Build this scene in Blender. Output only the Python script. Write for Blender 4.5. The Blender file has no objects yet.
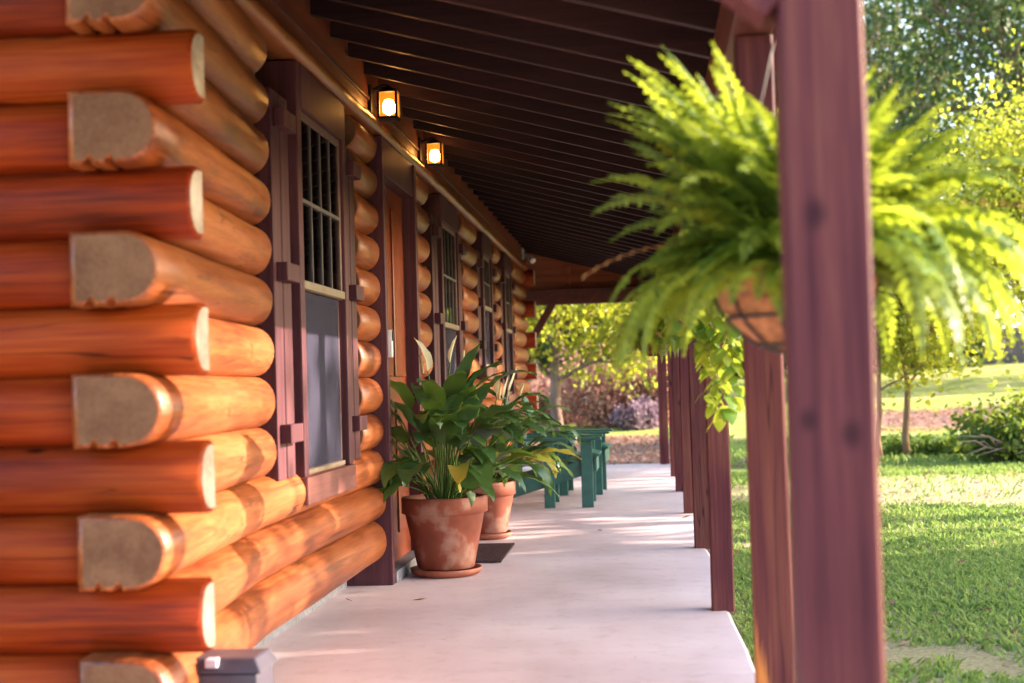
import bpy, bmesh, math, random
import numpy as np
from mathutils import Vector, Matrix, noise

sc = bpy.context.scene
COL = sc.collection
RAD = math.radians

# ------------------------------------------------------------------ camera
F, VPX, VPY, ROLL, CZ = 1422.0, 642.0, 380.0, RAD(1.8), 1.06
def camera():
    yd = np.array([(VPX-512)/F, -(VPY-341.5)/F, -1.0]); yd /= np.linalg.norm(yd)
    up = np.array([-math.sin(ROLL), math.cos(ROLL), 0.0])
    z = up - yd*np.dot(up, yd); z /= np.linalg.norm(z)
    x = np.cross(yd, z)
    M = np.stack([x, yd, z], 1).T            # camera -> world
    cd = bpy.data.cameras.new('camera'); co = bpy.data.objects.new('camera', cd); COL.objects.link(co)
    m = Matrix([[*M[i], 0] for i in range(3)] + [[0, 0, 0, 1]]); m.translation = (0, 0, CZ)
    co.matrix_world = m
    cd.sensor_width = 36; cd.lens = 36*F/1024; cd.clip_end = 600; cd.clip_start = .05
    cd.dof.use_dof = True; cd.dof.focus_distance = 8.0; cd.dof.aperture_fstop = 2.35
    sc.camera = co
camera()

# ------------------------------------------------------------------ materials
def nodes(name):
    m = bpy.data.materials.new(name); m.use_nodes = True
    nt = m.node_tree; nt.nodes.clear()
    return m, nt, nt.nodes.new, nt.links.new
def ramp(N, stops):
    r = N('ShaderNodeValToRGB'); e = r.color_ramp.elements
    while len(e) < len(stops): e.new(.5)
    for el, (p, c) in zip(e, stops):
        el.position = p; el.color = (*c, 1) if len(c) == 3 else c
    return r
def wood(name, cols, axis='Y', rough=.42, grain=22.0, knots=True, bump=.25, spec=.3, low_tint=None, coat=0.0, knot=(.03, .10, 3.1), checks=0.0, spots=()):
    """stained timber: streaks run along axis, a few knots, slow blotches; each board is shifted by its own random."""
    m, nt, N, L = nodes(name)
    out = N('ShaderNodeOutputMaterial'); p = N('ShaderNodeBsdfPrincipled'); L(p.outputs[0], out.inputs[0])
    tc = N('ShaderNodeTexCoord'); oi = N('ShaderNodeObjectInfo')
    ad = N('ShaderNodeVectorMath'); ad.operation = 'MULTIPLY_ADD'
    L(oi.outputs['Random'], ad.inputs[0]); ad.inputs[1].default_value = (17.3, 31.7, 23.1); L(tc.outputs['Object'], ad.inputs[2])
    mp = N('ShaderNodeMapping'); k = .035
    mp.inputs['Scale'].default_value = {'X': (k, 1, 1), 'Y': (1, k, 1), 'Z': (1, 1, k)}[axis]
    L(ad.outputs[0], mp.inputs[0])
    n1 = N('ShaderNodeTexNoise'); n1.inputs['Scale'].default_value = grain; n1.inputs['Detail'].default_value = 6; n1.inputs['Roughness'].default_value = .62
    L(mp.outputs[0], n1.inputs['Vector'])
    n2 = N('ShaderNodeTexNoise'); n2.inputs['Scale'].default_value = 2.6; n2.inputs['Detail'].default_value = 3
    mp2 = N('ShaderNodeMapping'); mp2.inputs['Scale'].default_value = {'X': (.45, 1, 1), 'Y': (1, .45, 1), 'Z': (1, 1, .45)}[axis]
    L(ad.outputs[0], mp2.inputs[0]); L(mp2.outputs[0], n2.inputs['Vector'])
    nf = N('ShaderNodeTexNoise'); nf.inputs['Scale'].default_value = grain*4.5; nf.inputs['Detail'].default_value = 3; L(mp.outputs[0], nf.inputs['Vector'])
    mf = N('ShaderNodeMix'); mf.data_type = 'FLOAT'; mf.inputs[0].default_value = .38; L(n1.outputs[0], mf.inputs[2]); L(nf.outputs[0], mf.inputs[3])
    mx = N('ShaderNodeMix'); mx.data_type = 'FLOAT'; mx.inputs[0].default_value = .42
    L(mf.outputs[0], mx.inputs[2]); L(n2.outputs[0], mx.inputs[3])
    r = ramp(N, [(.38, cols[0]), (.49, cols[1]), (.61, cols[2])]); L(mx.outputs[0], r.inputs[0])
    col = r.outputs[0]
    if knots:
        v = N('ShaderNodeTexVoronoi'); v.inputs['Scale'].default_value = knot[2]
        mp3 = N('ShaderNodeMapping'); mp3.inputs['Scale'].default_value = {'X': (.55, 1.3, 1.3), 'Y': (1.3, .55, 1.3), 'Z': (1.3, 1.3, .55)}[axis]
        L(ad.outputs[0], mp3.inputs[0]); L(mp3.outputs[0], v.inputs['Vector'])
        kr = ramp(N, [(knot[0], (1, 1, 1)), (knot[1], (0, 0, 0))]); L(v.outputs['Distance'], kr.inputs[0])
        km = N('ShaderNodeMix'); km.data_type = 'RGBA'; L(kr.outputs[0], km.inputs[0]); L(col, km.inputs[6])
        km.inputs[7].default_value = (cols[0][0]*.35, cols[0][1]*.3, cols[0][2]*.35, 1); col = km.outputs[2]
    for (kx, ky, kz, kr) in spots:       # single knots at known places on one face
        sv = N('ShaderNodeVectorMath'); sv.operation = 'SUBTRACT'; L(tc.outputs['Object'], sv.inputs[0]); sv.inputs[1].default_value = (kx, ky, kz)
        sm = N('ShaderNodeVectorMath'); sm.operation = 'MULTIPLY'; L(sv.outputs[0], sm.inputs[0]); sm.inputs[1].default_value = (1/kr, 1/kr, .72/kr)
        sl_ = N('ShaderNodeVectorMath'); sl_.operation = 'LENGTH'; L(sm.outputs[0], sl_.inputs[0])
        sa = N('ShaderNodeMath'); sa.operation = 'ADD'; L(sl_.outputs['Value'], sa.inputs[0]); L(n1.outputs[0], sa.inputs[1])
        sr = ramp(N, [(.40, (.85, .85, .85)), (.66, (.45, .45, .45)), (.78, (.15, .15, .15)), (1.0, (0, 0, 0))]); sd_ = N('ShaderNodeMath'); sd_.operation = 'MULTIPLY'; sd_.inputs[1].default_value = .55; L(sa.outputs[0], sd_.inputs[0]); L(sd_.outputs[0], sr.inputs[0])
        s2 = N('ShaderNodeMix'); s2.data_type = 'RGBA'; L(sr.outputs[0], s2.inputs[0]); L(col, s2.inputs[6]); s2.inputs[7].default_value = (cols[0][0]*.5, cols[0][1]*.5, cols[0][2]*.6, 1); col = s2.outputs[2]
    if checks:
        nc = N('ShaderNodeTexNoise'); nc.inputs['Scale'].default_value = 13; nc.inputs['Detail'].default_value = 2; L(mp.outputs[0], nc.inputs['Vector'])
        cr0 = ramp(N, [(.492, (0, 0, 0)), (.497, (1, 1, 1)), (.503, (1, 1, 1)), (.508, (0, 0, 0))]); L(nc.outputs[0], cr0.inputs[0])
        gate = ramp(N, [(.50, (0, 0, 0)), (.58, (1, 1, 1))]); L(n2.outputs[0], gate.inputs[0])
        cm = N('ShaderNodeMath'); cm.operation = 'MULTIPLY'; L(cr0.outputs[0], cm.inputs[0]); L(gate.outputs[0], cm.inputs[1])
        c2 = N('ShaderNodeMath'); c2.operation = 'MULTIPLY'; L(cm.outputs[0], c2.inputs[0]); c2.inputs[1].default_value = checks
        ck = N('ShaderNodeMix'); ck.data_type = 'RGBA'; L(c2.outputs[0], ck.inputs[0]); L(col, ck.inputs[6]); ck.inputs[7].default_value = (cols[0][0]*.25, cols[0][1]*.25, cols[0][2]*.3, 1); col = ck.outputs[2]
    hv = N('ShaderNodeHueSaturation'); mr = N('ShaderNodeMapRange'); L(oi.outputs['Random'], mr.inputs[0])
    mr.inputs[3].default_value = .82; mr.inputs[4].default_value = 1.16; L(mr.outputs[0], hv.inputs['Value']); L(col, hv.inputs['Color'])
    col = hv.outputs[0]
    if low_tint:  # second colour, stronger towards the foot and on the low-x side
        sp = N('ShaderNodeSeparateXYZ'); L(tc.outputs['Object'], sp.inputs[0])
        a = N('ShaderNodeMapRange'); L(sp.outputs[2], a.inputs[0]); a.inputs[1].default_value = low_tint[0]; a.inputs[2].default_value = low_tint[1]; a.inputs[3].default_value = .35; a.inputs[4].default_value = -.35
        b = N('ShaderNodeMath'); b.operation = 'ADD'; L(a.outputs[0], b.inputs[0]); L(n1.outputs[0], b.inputs[1])
        cr = ramp(N, [(.62, (0, 0, 0)), (.72, (1, 1, 1))]); L(b.outputs[0], cr.inputs[0])
        sx = N('ShaderNodeMapRange'); L(sp.outputs[0], sx.inputs[0]); sx.inputs[1].default_value = .345; sx.inputs[2].default_value = .325; xm = N('ShaderNodeMath'); xm.operation = 'MULTIPLY'; L(sx.outputs[0], xm.inputs[0]); L(cr.outputs[0], xm.inputs[1])
        wm = N('ShaderNodeMix'); wm.data_type = 'RGBA'; L(xm.outputs[0], wm.inputs[0]); L(col, wm.inputs[6]); wm.inputs[7].default_value = (*low_tint[2], 1); col = wm.outputs[2]
    L(col, p.inputs['Base Color'])
    rr = N('ShaderNodeMapRange'); L(n2.outputs[0], rr.inputs[0]); rr.inputs[3].default_value = rough-.12; rr.inputs[4].default_value = rough+.16; L(rr.outputs[0], p.inputs['Roughness'])
    p.inputs['Specular IOR Level'].default_value = spec; p.inputs['Coat Weight'].default_value = coat; p.inputs['Coat Roughness'].default_value = .25
    bp = N('ShaderNodeBump'); bp.inputs['Strength'].default_value = bump; bp.inputs['Distance'].default_value = .012; L(n1.outputs[0], bp.inputs['Height']); L(bp.outputs[0], p.inputs['Normal'])
    return m
def plain(name, col, rough=.5, metal=0.0, var=.25, scale=9.0, bump=.1, spec=.5, col2=None, p3=.7):
    m, nt, N, L = nodes(name)
    out = N('ShaderNodeOutputMaterial'); p = N('ShaderNodeBsdfPrincipled'); L(p.outputs[0], out.inputs[0])
    tc = N('ShaderNodeTexCoord'); n = N('ShaderNodeTexNoise'); n.inputs['Scale'].default_value = scale; n.inputs['Detail'].default_value = 5; L(tc.outputs['Object'], n.inputs['Vector'])
    c2 = col2 or tuple(min(1, c*(1+var)) for c in col)
    r = ramp(N, [(.32, tuple(c*(1-var) for c in col)), (.52, col), (p3, c2)]); L(n.outputs[0], r.inputs[0]); L(r.outputs[0], p.inputs['Base Color'])
    p.inputs['Roughness'].default_value = rough; p.inputs['Metallic'].default_value = metal; p.inputs['Specular IOR Level'].default_value = spec
    bp = N('ShaderNodeBump'); bp.inputs['Strength'].default_value = bump; bp.inputs['Distance'].default_value = .01; L(n.outputs[0], bp.inputs['Height']); L(bp.outputs[0], p.inputs['Normal'])
    return m
def leafy(name, cols, trans, mix=.45, rough=.45, scale=3.0, spec=.35):
    """leaf: glossy front plus light let through; colour varies from clump to clump and leaf to leaf."""
    m, nt, N, L = nodes(name)
    out = N('ShaderNodeOutputMaterial'); p = N('ShaderNodeBsdfPrincipled'); t = N('ShaderNodeBsdfTranslucent'); ms = N('ShaderNodeMixShader')
    tc = N('ShaderNodeTexCoord'); g = N('ShaderNodeNewGeometry')
    n = N('ShaderNodeTexNoise'); n.inputs['Scale'].default_value = scale; n.inputs['Detail'].default_value = 2; L(tc.outputs['Object'], n.inputs['Vector'])
    mx = N('ShaderNodeMix'); mx.data_type = 'FLOAT'; mx.inputs[0].default_value = .45; L(n.outputs[0], mx.inputs[2]); L(g.outputs['Random Per Island'], mx.inputs[3])
    k = len(cols); r = ramp(N, [(.2+.6*i/(k-1), c) for i, c in enumerate(cols)]); L(mx.outputs[0], r.inputs[0]); L(r.outputs[0], p.inputs['Base Color'])
    mm = N('ShaderNodeMix'); mm.data_type = 'RGBA'; mm.blend_type = 'MULTIPLY'; mm.inputs[0].default_value = 1.0
    sc_ = N('ShaderNodeMix'); sc_.data_type = 'RGBA'; sc_.inputs[0].default_value = .6; L(r.outputs[0], sc_.inputs[6]); sc_.inputs[7].default_value = (*trans, 1)
    L(sc_.outputs[2], t.inputs[0])
    p.inputs['Roughness'].default_value = rough; p.inputs['Specular IOR Level'].default_value = spec
    ms.inputs[0].default_value = mix; L(p.outputs[0], ms.inputs[1]); L(t.outputs[0], ms.inputs[2]); L(ms.outputs[0], out.inputs[0])
    return m
def emit(name, col, strength):
    m, nt, N, L = nodes(name)
    out = N('ShaderNodeOutputMaterial'); e = N('ShaderNodeEmission'); e.inputs[0].default_value = (*col, 1); e.inputs[1].default_value = strength; L(e.outputs[0], out.inputs[0])
    return m
def glassy(name, tint=(.8, .85, .9), rough=.02, dens=.25, ior=1.5):
    m, nt, N, L = nodes(name)
    out = N('ShaderNodeOutputMaterial'); t = N('ShaderNodeBsdfTransparent'); t.inputs[0].default_value = (*tint, 1)
    g = N('ShaderNodeBsdfGlossy'); g.inputs['Roughness'].default_value = rough; fr = N('ShaderNodeFresnel'); fr.inputs[0].default_value = ior
    ms = N('ShaderNodeMixShader'); L(fr.outputs[0], ms.inputs[0]); L(t.outputs[0], ms.inputs[1]); L(g.outputs[0], ms.inputs[2]); L(ms.outputs[0], out.inputs[0])
    return m

def screen_mat(name, col):
    m, nt, N, L = nodes(name)
    out = N('ShaderNodeOutputMaterial'); t = N('ShaderNodeBsdfTransparent'); d = N('ShaderNodeBsdfPrincipled'); d.inputs['Base Color'].default_value = (*col, 1); d.inputs['Roughness'].default_value = .8; d.inputs['Specular IOR Level'].default_value = .05
    ms = N('ShaderNodeMixShader'); ms.inputs[0].default_value = .72; L(t.outputs[0], ms.inputs[1]); L(d.outputs[0], ms.inputs[2]); L(ms.outputs[0], out.inputs[0])
    return m
def end_mat(name, ax, c0, cols):
    """sawn log end: growth rings round the heart of each course, saw scratches, weather stains"""
    m, nt, N, L = nodes(name)
    out = N('ShaderNodeOutputMaterial'); p = N('ShaderNodeBsdfPrincipled'); L(p.outputs[0], out.inputs[0])
    tc = N('ShaderNodeTexCoord'); sp = N('ShaderNodeSeparateXYZ'); L(tc.outputs['Object'], sp.inputs[0])
    def mth(op, *a):
        n = N('ShaderNodeMath'); n.operation = op
        for i, v in enumerate(a):
            if isinstance(v, (int, float)): n.inputs[i].default_value = v
            else: L(v, n.inputs[i])
        return n.outputs[0]
    n1 = N('ShaderNodeTexNoise'); n1.inputs['Scale'].default_value = 9; n1.inputs['Detail'].default_value = 5; L(tc.outputs['Object'], n1.inputs['Vector'])
    n2 = N('ShaderNodeTexNoise'); n2.inputs['Scale'].default_value = 70; n2.inputs['Detail'].default_value = 4; L(tc.outputs['Object'], n2.inputs['Vector'])
    u = mth('SUBTRACT', sp.outputs[ax], c0); v = mth('WRAP', mth('SUBTRACT', sp.outputs[2], .1565), .0957, -.0957)
    r = mth('SQRT', mth('ADD', mth('MULTIPLY', u, u), mth('MULTIPLY', mth('SUBTRACT', mth('ABSOLUTE', v), .0957), mth('SUBTRACT', mth('ABSOLUTE', v), .0957))))
    w = mth('SINE', mth('ADD', mth('MULTIPLY', r, 620.0), mth('MULTIPLY', n1.outputs[0], 9.0)))
    h = mth('ADD', mth('MULTIPLY', w, .03), mth('ADD', mth('MULTIPLY', n1.outputs[0], .65), mth('MULTIPLY', n2.outputs[0], .35)))
    rr = ramp(N, [(.36, cols[0]), (.50, cols[1]), (.64, cols[2])]); L(h, rr.inputs[0]); L(rr.outputs[0], p.inputs['Base Color'])
    p.inputs['Roughness'].default_value = .85; p.inputs['Specular IOR Level'].default_value = .15
    b = N('ShaderNodeBump'); b.inputs['Strength'].default_value = .4; b.inputs['Distance'].default_value = .004; L(h, b.inputs['Height']); L(b.outputs[0], p.inputs['Normal'])
    return m
M = {}
M['screen'] = screen_mat('lower_screen', (.040, .038, .060)); M['sheen_upper'] = screen_mat('upper_sheen', (.20, .17, .19))
M['log_side'] = wood('log_side', [(.085, .018, .005), (.225, .056, .014), (.34, .108, .032)], 'Y', rough=.38, grain=30, spec=.42, knot=(.02, .075, 3.4), checks=.8)
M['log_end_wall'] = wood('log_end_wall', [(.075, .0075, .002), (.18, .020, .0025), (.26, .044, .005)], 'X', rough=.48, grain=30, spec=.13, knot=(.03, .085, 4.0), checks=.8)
M['end_grain'] = end_mat('end_grain', 0, -1.50, [(.115, .052, .027), (.150, .072, .037), (.185, .094, .050)]); M['end_grain_pale'] = end_mat('end_grain_pale', 1, 3.95, [(.24, .19, .15), (.38, .32, .26), (.48, .42, .36)])
M['trim'] = wood('trim', [(.038, .011, .017), (.068, .021, .029), (.105, .038, .046)], 'Z', rough=.50, bump=.15, knots=False, grain=30, spec=.22)
M['trim_y'] = wood('trim_y', [(.065, .019, .019), (.11, .036, .033), (.155, .058, .05)], 'Y', rough=.42, bump=.15, knots=False, grain=30)
M['post'] = wood('post', [(.052, .012, .019), (.100, .026, .031), (.165, .058, .042)], 'Z', spots=[(.301, 2.43, 1.332, .023), (.346, 2.43, .959, .020), (.276, 2.43, .985, .017)], rough=.6, bump=.3, grain=22, spec=.14, knot=(.05, .125, 5.6), checks=.7)
M['post_low_orange'] = wood('post_low_orange', [(.032, .008, .011), (.066, .016, .019), (.11, .034, .026)], 'Z', rough=.6, bump=.3, grain=22, spec=.14, knot=(.05, .125, 5.6), checks=.7, low_tint=(.0, 1.2, (.42, .15, .04)))
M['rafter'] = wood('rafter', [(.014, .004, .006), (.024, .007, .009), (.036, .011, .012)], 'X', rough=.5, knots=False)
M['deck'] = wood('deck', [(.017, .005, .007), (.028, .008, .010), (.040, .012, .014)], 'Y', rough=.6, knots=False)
M['beam'] = wood('beam', [(.065, .020, .020), (.105, .033, .031), (.15, .05, .044)], 'Y', rough=.45, grain=18)
M['siding'] = wood('siding', [(.14, .034, .017), (.22, .06, .027), (.30, .09, .04)], 'X', rough=.5)
M['plate'] = wood('plate', [(.13, .036, .012), (.21, .062, .020), (.28, .095, .03)], 'Y', rough=.36, coat=.2)
M['frieze'] = wood('frieze', [(.10, .026, .014), (.17, .045, .022), (.24, .07, .034)], 'Y', rough=.42, grain=30)
M['door'] = wood('door', [(.15, .024, .008), (.23, .040, .012), (.30, .06, .018)], 'Z', rough=.32, knots=False, coat=.2)
M['sash'] = plain('sash', (.18, .135, .095), .5, scale=14)
M['sash_dark'] = plain('sash_dark', (.16, .085, .07), .5, scale=14)
M['muntin'] = plain('muntin', (.085, .07, .072), .6)
M['curtain'] = plain('curtain', (.10, .095, .14), .85, scale=5)
M['room'] = plain('room', (.03, .028, .03), .9)
M['glass'] = glassy('glass', (.72, .74, .82))
M['lamp_glass'] = glassy('lamp_glass', (1, .86, .6))
M['black_metal'] = plain('black_metal', (.02, .018, .018), .4, .6)
M['bulb'] = emit('bulb', (1.0, .78, .46), 9)
M['lamp_pane'] = None
M['flash'] = plain('flash', (.17, .165, .19), .6, scale=30, var=.35)
M['terracotta'] = plain('terracotta', (.24, .058, .030), .7, scale=6, var=.3, bump=.12, col2=(.36, .19, .14), p3=.64)
M['saucer'] = plain('saucer', (.26, .07, .036), .6, scale=10, var=.25)
M['soil'] = plain('soil', (.035, .024, .018), .95, scale=60, bump=.8)
M['mat'] = plain('mat', (.060, .034, .034), .95, scale=90, var=.5, bump=.9, spec=.05)
M['teal'] = plain('teal', (.022, .105, .085), .42, scale=12, var=.25)
M['box'] = plain('box', (.045, .038, .055), .42, scale=20, var=.15)
M['box_dark'] = plain('box_dark', (.008, .007, .009), .6)
M['flash_light'] = plain('flash_light', (.35, .33, .38), .5)
M['white'] = plain('white', (.75, .75, .76), .4)
M['coco'] = plain('coco', (.27, .105, .04), .9, scale=35, var=.5, bump=.8)
M['wire'] = plain('wire', (.03, .022, .02), .5, .4)
M['fence'] = plain('fence', (.10, .085, .12), .8, scale=3)
M['bark'] = wood('bark', [(.09, .06, .045), (.16, .11, .085), (.23, .17, .13)], 'Z', rough=.9, bump=.7, knots=False, spec=.2)
M['bark_warm'] = wood('bark_warm', [(.13, .07, .04), (.22, .13, .075), (.30, .19, .11)], 'Z', rough=.9, bump=.6, knots=False, spec=.2)
M['twig'] = plain('twig', (.24, .17, .12), .9, scale=14)
M['fern'] = leafy('fern', [(.035, .085, .016), (.08, .15, .022), (.19, .25, .03)], (.56, .66, .04), .45, .5, 2.5)
M['lily'] = leafy('lily', [(.018, .050, .022), (.036, .090, .028), (.10, .18, .04)], (.24, .42, .05), .32, .33, 2.2, .55)
M['lily_yellow'] = leafy('lily_yellow', [(.20, .24, .03), (.32, .30, .04), (.34, .19, .04)], (.5, .42, .05), .35, .4)
M['spathe'] = leafy('spathe', [(.55, .50, .36), (.66, .62, .46), (.5, .52, .3)], (.7, .6, .35), .3, .45)
M['pothos'] = leafy('pothos', [(.07, .19, .03), (.19, .32, .04), (.42, .44, .05)], (.55, .62, .05), .45, .35, 9)
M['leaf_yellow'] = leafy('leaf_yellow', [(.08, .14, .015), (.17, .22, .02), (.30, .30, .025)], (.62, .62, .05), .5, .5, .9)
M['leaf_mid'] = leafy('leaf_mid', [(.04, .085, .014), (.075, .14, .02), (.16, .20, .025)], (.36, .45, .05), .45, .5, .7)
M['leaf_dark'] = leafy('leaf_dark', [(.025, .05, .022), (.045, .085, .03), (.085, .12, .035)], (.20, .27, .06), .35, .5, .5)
M['leaf_purple'] = leafy('leaf_purple', [(.20, .085, .085), (.38, .18, .15), (.50, .34, .23)], (.6, .3, .2), .35, .7, 1.2)
M['leaf_lavender'] = leafy('leaf_lavender', [(.12, .07, .10), (.20, .13, .17), (.28, .20, .22)], (.25, .18, .28), .3, .7, 2)
M['grass'] = leafy('grass', [(.09, .18, .045), (.17, .27, .07), (.30, .32, .13)], (.42, .56, .12), .4, .55, 1.3)

# ------------------------------------------------------------------ mesh helpers
LOCAL = [False]                 # True while building things whose parts are drawn round their own origin
class MB:
    def __init__(s): s.v = []; s.f = []; s.mi = []; s.sm = []
    def add(s, vs, fs, mi=0, sm=False):
        b = len(s.v); s.v += [tuple(v) for v in vs]; s.f += [tuple(b+i for i in f) for f in fs]; s.mi += [mi]*len(fs); s.sm += [sm]*len(fs)
        return s
    def box(s, x0, x1, y0, y1, z0, z1, mi=0):
        v = [(x, y, z) for x in (x0, x1) for y in (y0, y1) for z in (z0, z1)]
        return s.add(v, [(0, 1, 3, 2), (4, 6, 7, 5), (0, 4, 5, 1), (2, 3, 7, 6), (0, 2, 6, 4), (1, 5, 7, 3)], mi)
    def bar(s, a, b, w, h, up=(0, 0, 1), mi=0):
        """box beam from a to b, w across, h along up"""
        a, b = Vector(a), Vector(b); d = (b-a).normalized(); sd = d.cross(Vector(up)).normalized(); u = sd.cross(d)
        v = [p+sd*(i*w/2)+u*(j*h/2) for p in (a, b) for i, j in ((-1, -1), (1, -1), (1, 1), (-1, 1))]
        return s.add(v, [(0, 3, 2, 1), (4, 5, 6, 7), (0, 1, 5, 4), (1, 2, 6, 5), (2, 3, 7, 6), (3, 0, 4, 7)], mi)
    def tube(s, pts, rad, n=8, cap=True, mi=0, sm=True):
        pts = [Vector(p) for p in pts]
        if not hasattr(rad, '__len__'): rad = [rad]*len(pts)
        vs, fs = [], []; ref = None
        for i, p in enumerate(pts):
            d = (pts[min(i+1, len(pts)-1)]-pts[max(i-1, 0)])
            d = d.normalized() if d.length > 1e-9 else Vector((0, 0, 1))
            if ref is None: ref = Vector((1, 0, 0)) if abs(d.x) < .8 else Vector((0, 1, 0))
            a = (ref-d*ref.dot(d)).normalized(); ref = a; b = d.cross(a)
            vs += [p+(a*math.cos(2*math.pi*k/n)+b*math.sin(2*math.pi*k/n))*rad[i] for k in range(n)]
        for i in range(len(pts)-1):
            for k in range(n): fs.append((i*n+k, i*n+(k+1) % n, (i+1)*n+(k+1) % n, (i+1)*n+k))
        s.add(vs, fs, mi, sm)
        if cap:
            b = len(s.v)-len(vs); s.f += [tuple(b+k for k in reversed(range(n))), tuple(b+(len(pts)-1)*n+k for k in range(n))]; s.mi += [mi]*2; s.sm += [False]*2
        return s
    def lathe(s, prof, c, n=40, mi=0, sm=True):
        vs = [(c[0]+r*math.cos(2*math.pi*k/n), c[1]+r*math.sin(2*math.pi*k/n), c[2]+z) for r, z in prof for k in range(n)]
        fs = [(i*n+k, i*n+(k+1) % n, (i+1)*n+(k+1) % n, (i+1)*n+k) for i in range(len(prof)-1) for k in range(n)]
        return s.add(vs, fs, mi, sm)
    def build(s, name, mats, parent=None, bevel=0, seg=2):
        me = bpy.data.meshes.new(name); me.from_pydata(s.v, [], s.f)
        mats = mats if isinstance(mats, (list, tuple)) else [mats]
        for m in mats: me.materials.append(M[m] if isinstance(m, str) else m)
        me.polygons.foreach_set('material_index', s.mi); me.polygons.foreach_set('use_smooth', s.sm)
        if bevel:
            bm = bmesh.new(); bm.from_mesh(me)
            bmesh.ops.bevel(bm, geom=bm.edges[:], offset=bevel, segments=seg, affect='EDGES', profile=.6)
            for f in bm.faces: f.smooth = False
            bm.to_mesh(me); bm.free()
        me.update()
        o = bpy.data.objects.new(name, me); COL.objects.link(o)
        if parent:
            o.parent = parent; pw = Vector((0, 0, 0)); q = parent
            while q: pw += q.location; q = q.parent
            o.location = (0, 0, 0) if LOCAL[0] else -pw
        return o
def mesh_np(name, verts, faces, mat, parent=None, smooth=False, uv=None):
    """verts (n,3); faces (m,k) int array"""
    me = bpy.data.meshes.new(name); k = faces.shape[1]
    me.vertices.add(len(verts)); me.vertices.foreach_set('co', np.asarray(verts, dtype=np.float32).ravel())
    me.loops.add(faces.size); me.loops.foreach_set('vertex_index', faces.astype(np.int32).ravel())
    me.polygons.add(len(faces)); me.polygons.foreach_set('loop_start', (np.arange(len(faces))*k).astype(np.int32))
    me.polygons.foreach_set('use_smooth', np.full(len(faces), smooth))
    me.materials.append(M[mat] if isinstance(mat, str) else mat); me.update(calc_edges=True); me.validate()
    o = bpy.data.objects.new(name, me); COL.objects.link(o)
    if parent: o.parent = parent
    return o
def tag(o, label=None, cat=None, group=None, kind=None):
    if label: o['label'] = label
    if cat: o['category'] = cat
    if group: o['group'] = group
    if kind: o['kind'] = kind
    return o
def empty(name, loc, label=None, cat=None, group=None):
    o = bpy.data.objects.new(name, None); o.location = loc; o.empty_display_size = .1; COL.objects.link(o)
    return tag(o, label, cat, group)
def copy_tree(o, parent=None):
    c = o.copy(); COL.objects.link(c)
    if parent: c.parent = parent
    for ch in list(o.children): copy_tree(ch, c)
    return c

# ------------------------------------------------------------------ ground, floor
GZ = -.11
def sstep(a, b, x):
    t = np.clip((x-a)/(b-a), 0, 1); return t*t*(3-2*t)
def gz(x, y):
    x = np.asarray(x, float); y = np.asarray(y, float)
    return GZ + 1.5*sstep(22, 75, y) + .35*sstep(3, 30, np.abs(x)) + .02*np.sin(x*1.3+y*.7)*np.cos(y*.9-x*.4)*sstep(.6, 1.5, np.abs(x-.0)) - .02*np.sin(y*.31)

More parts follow.
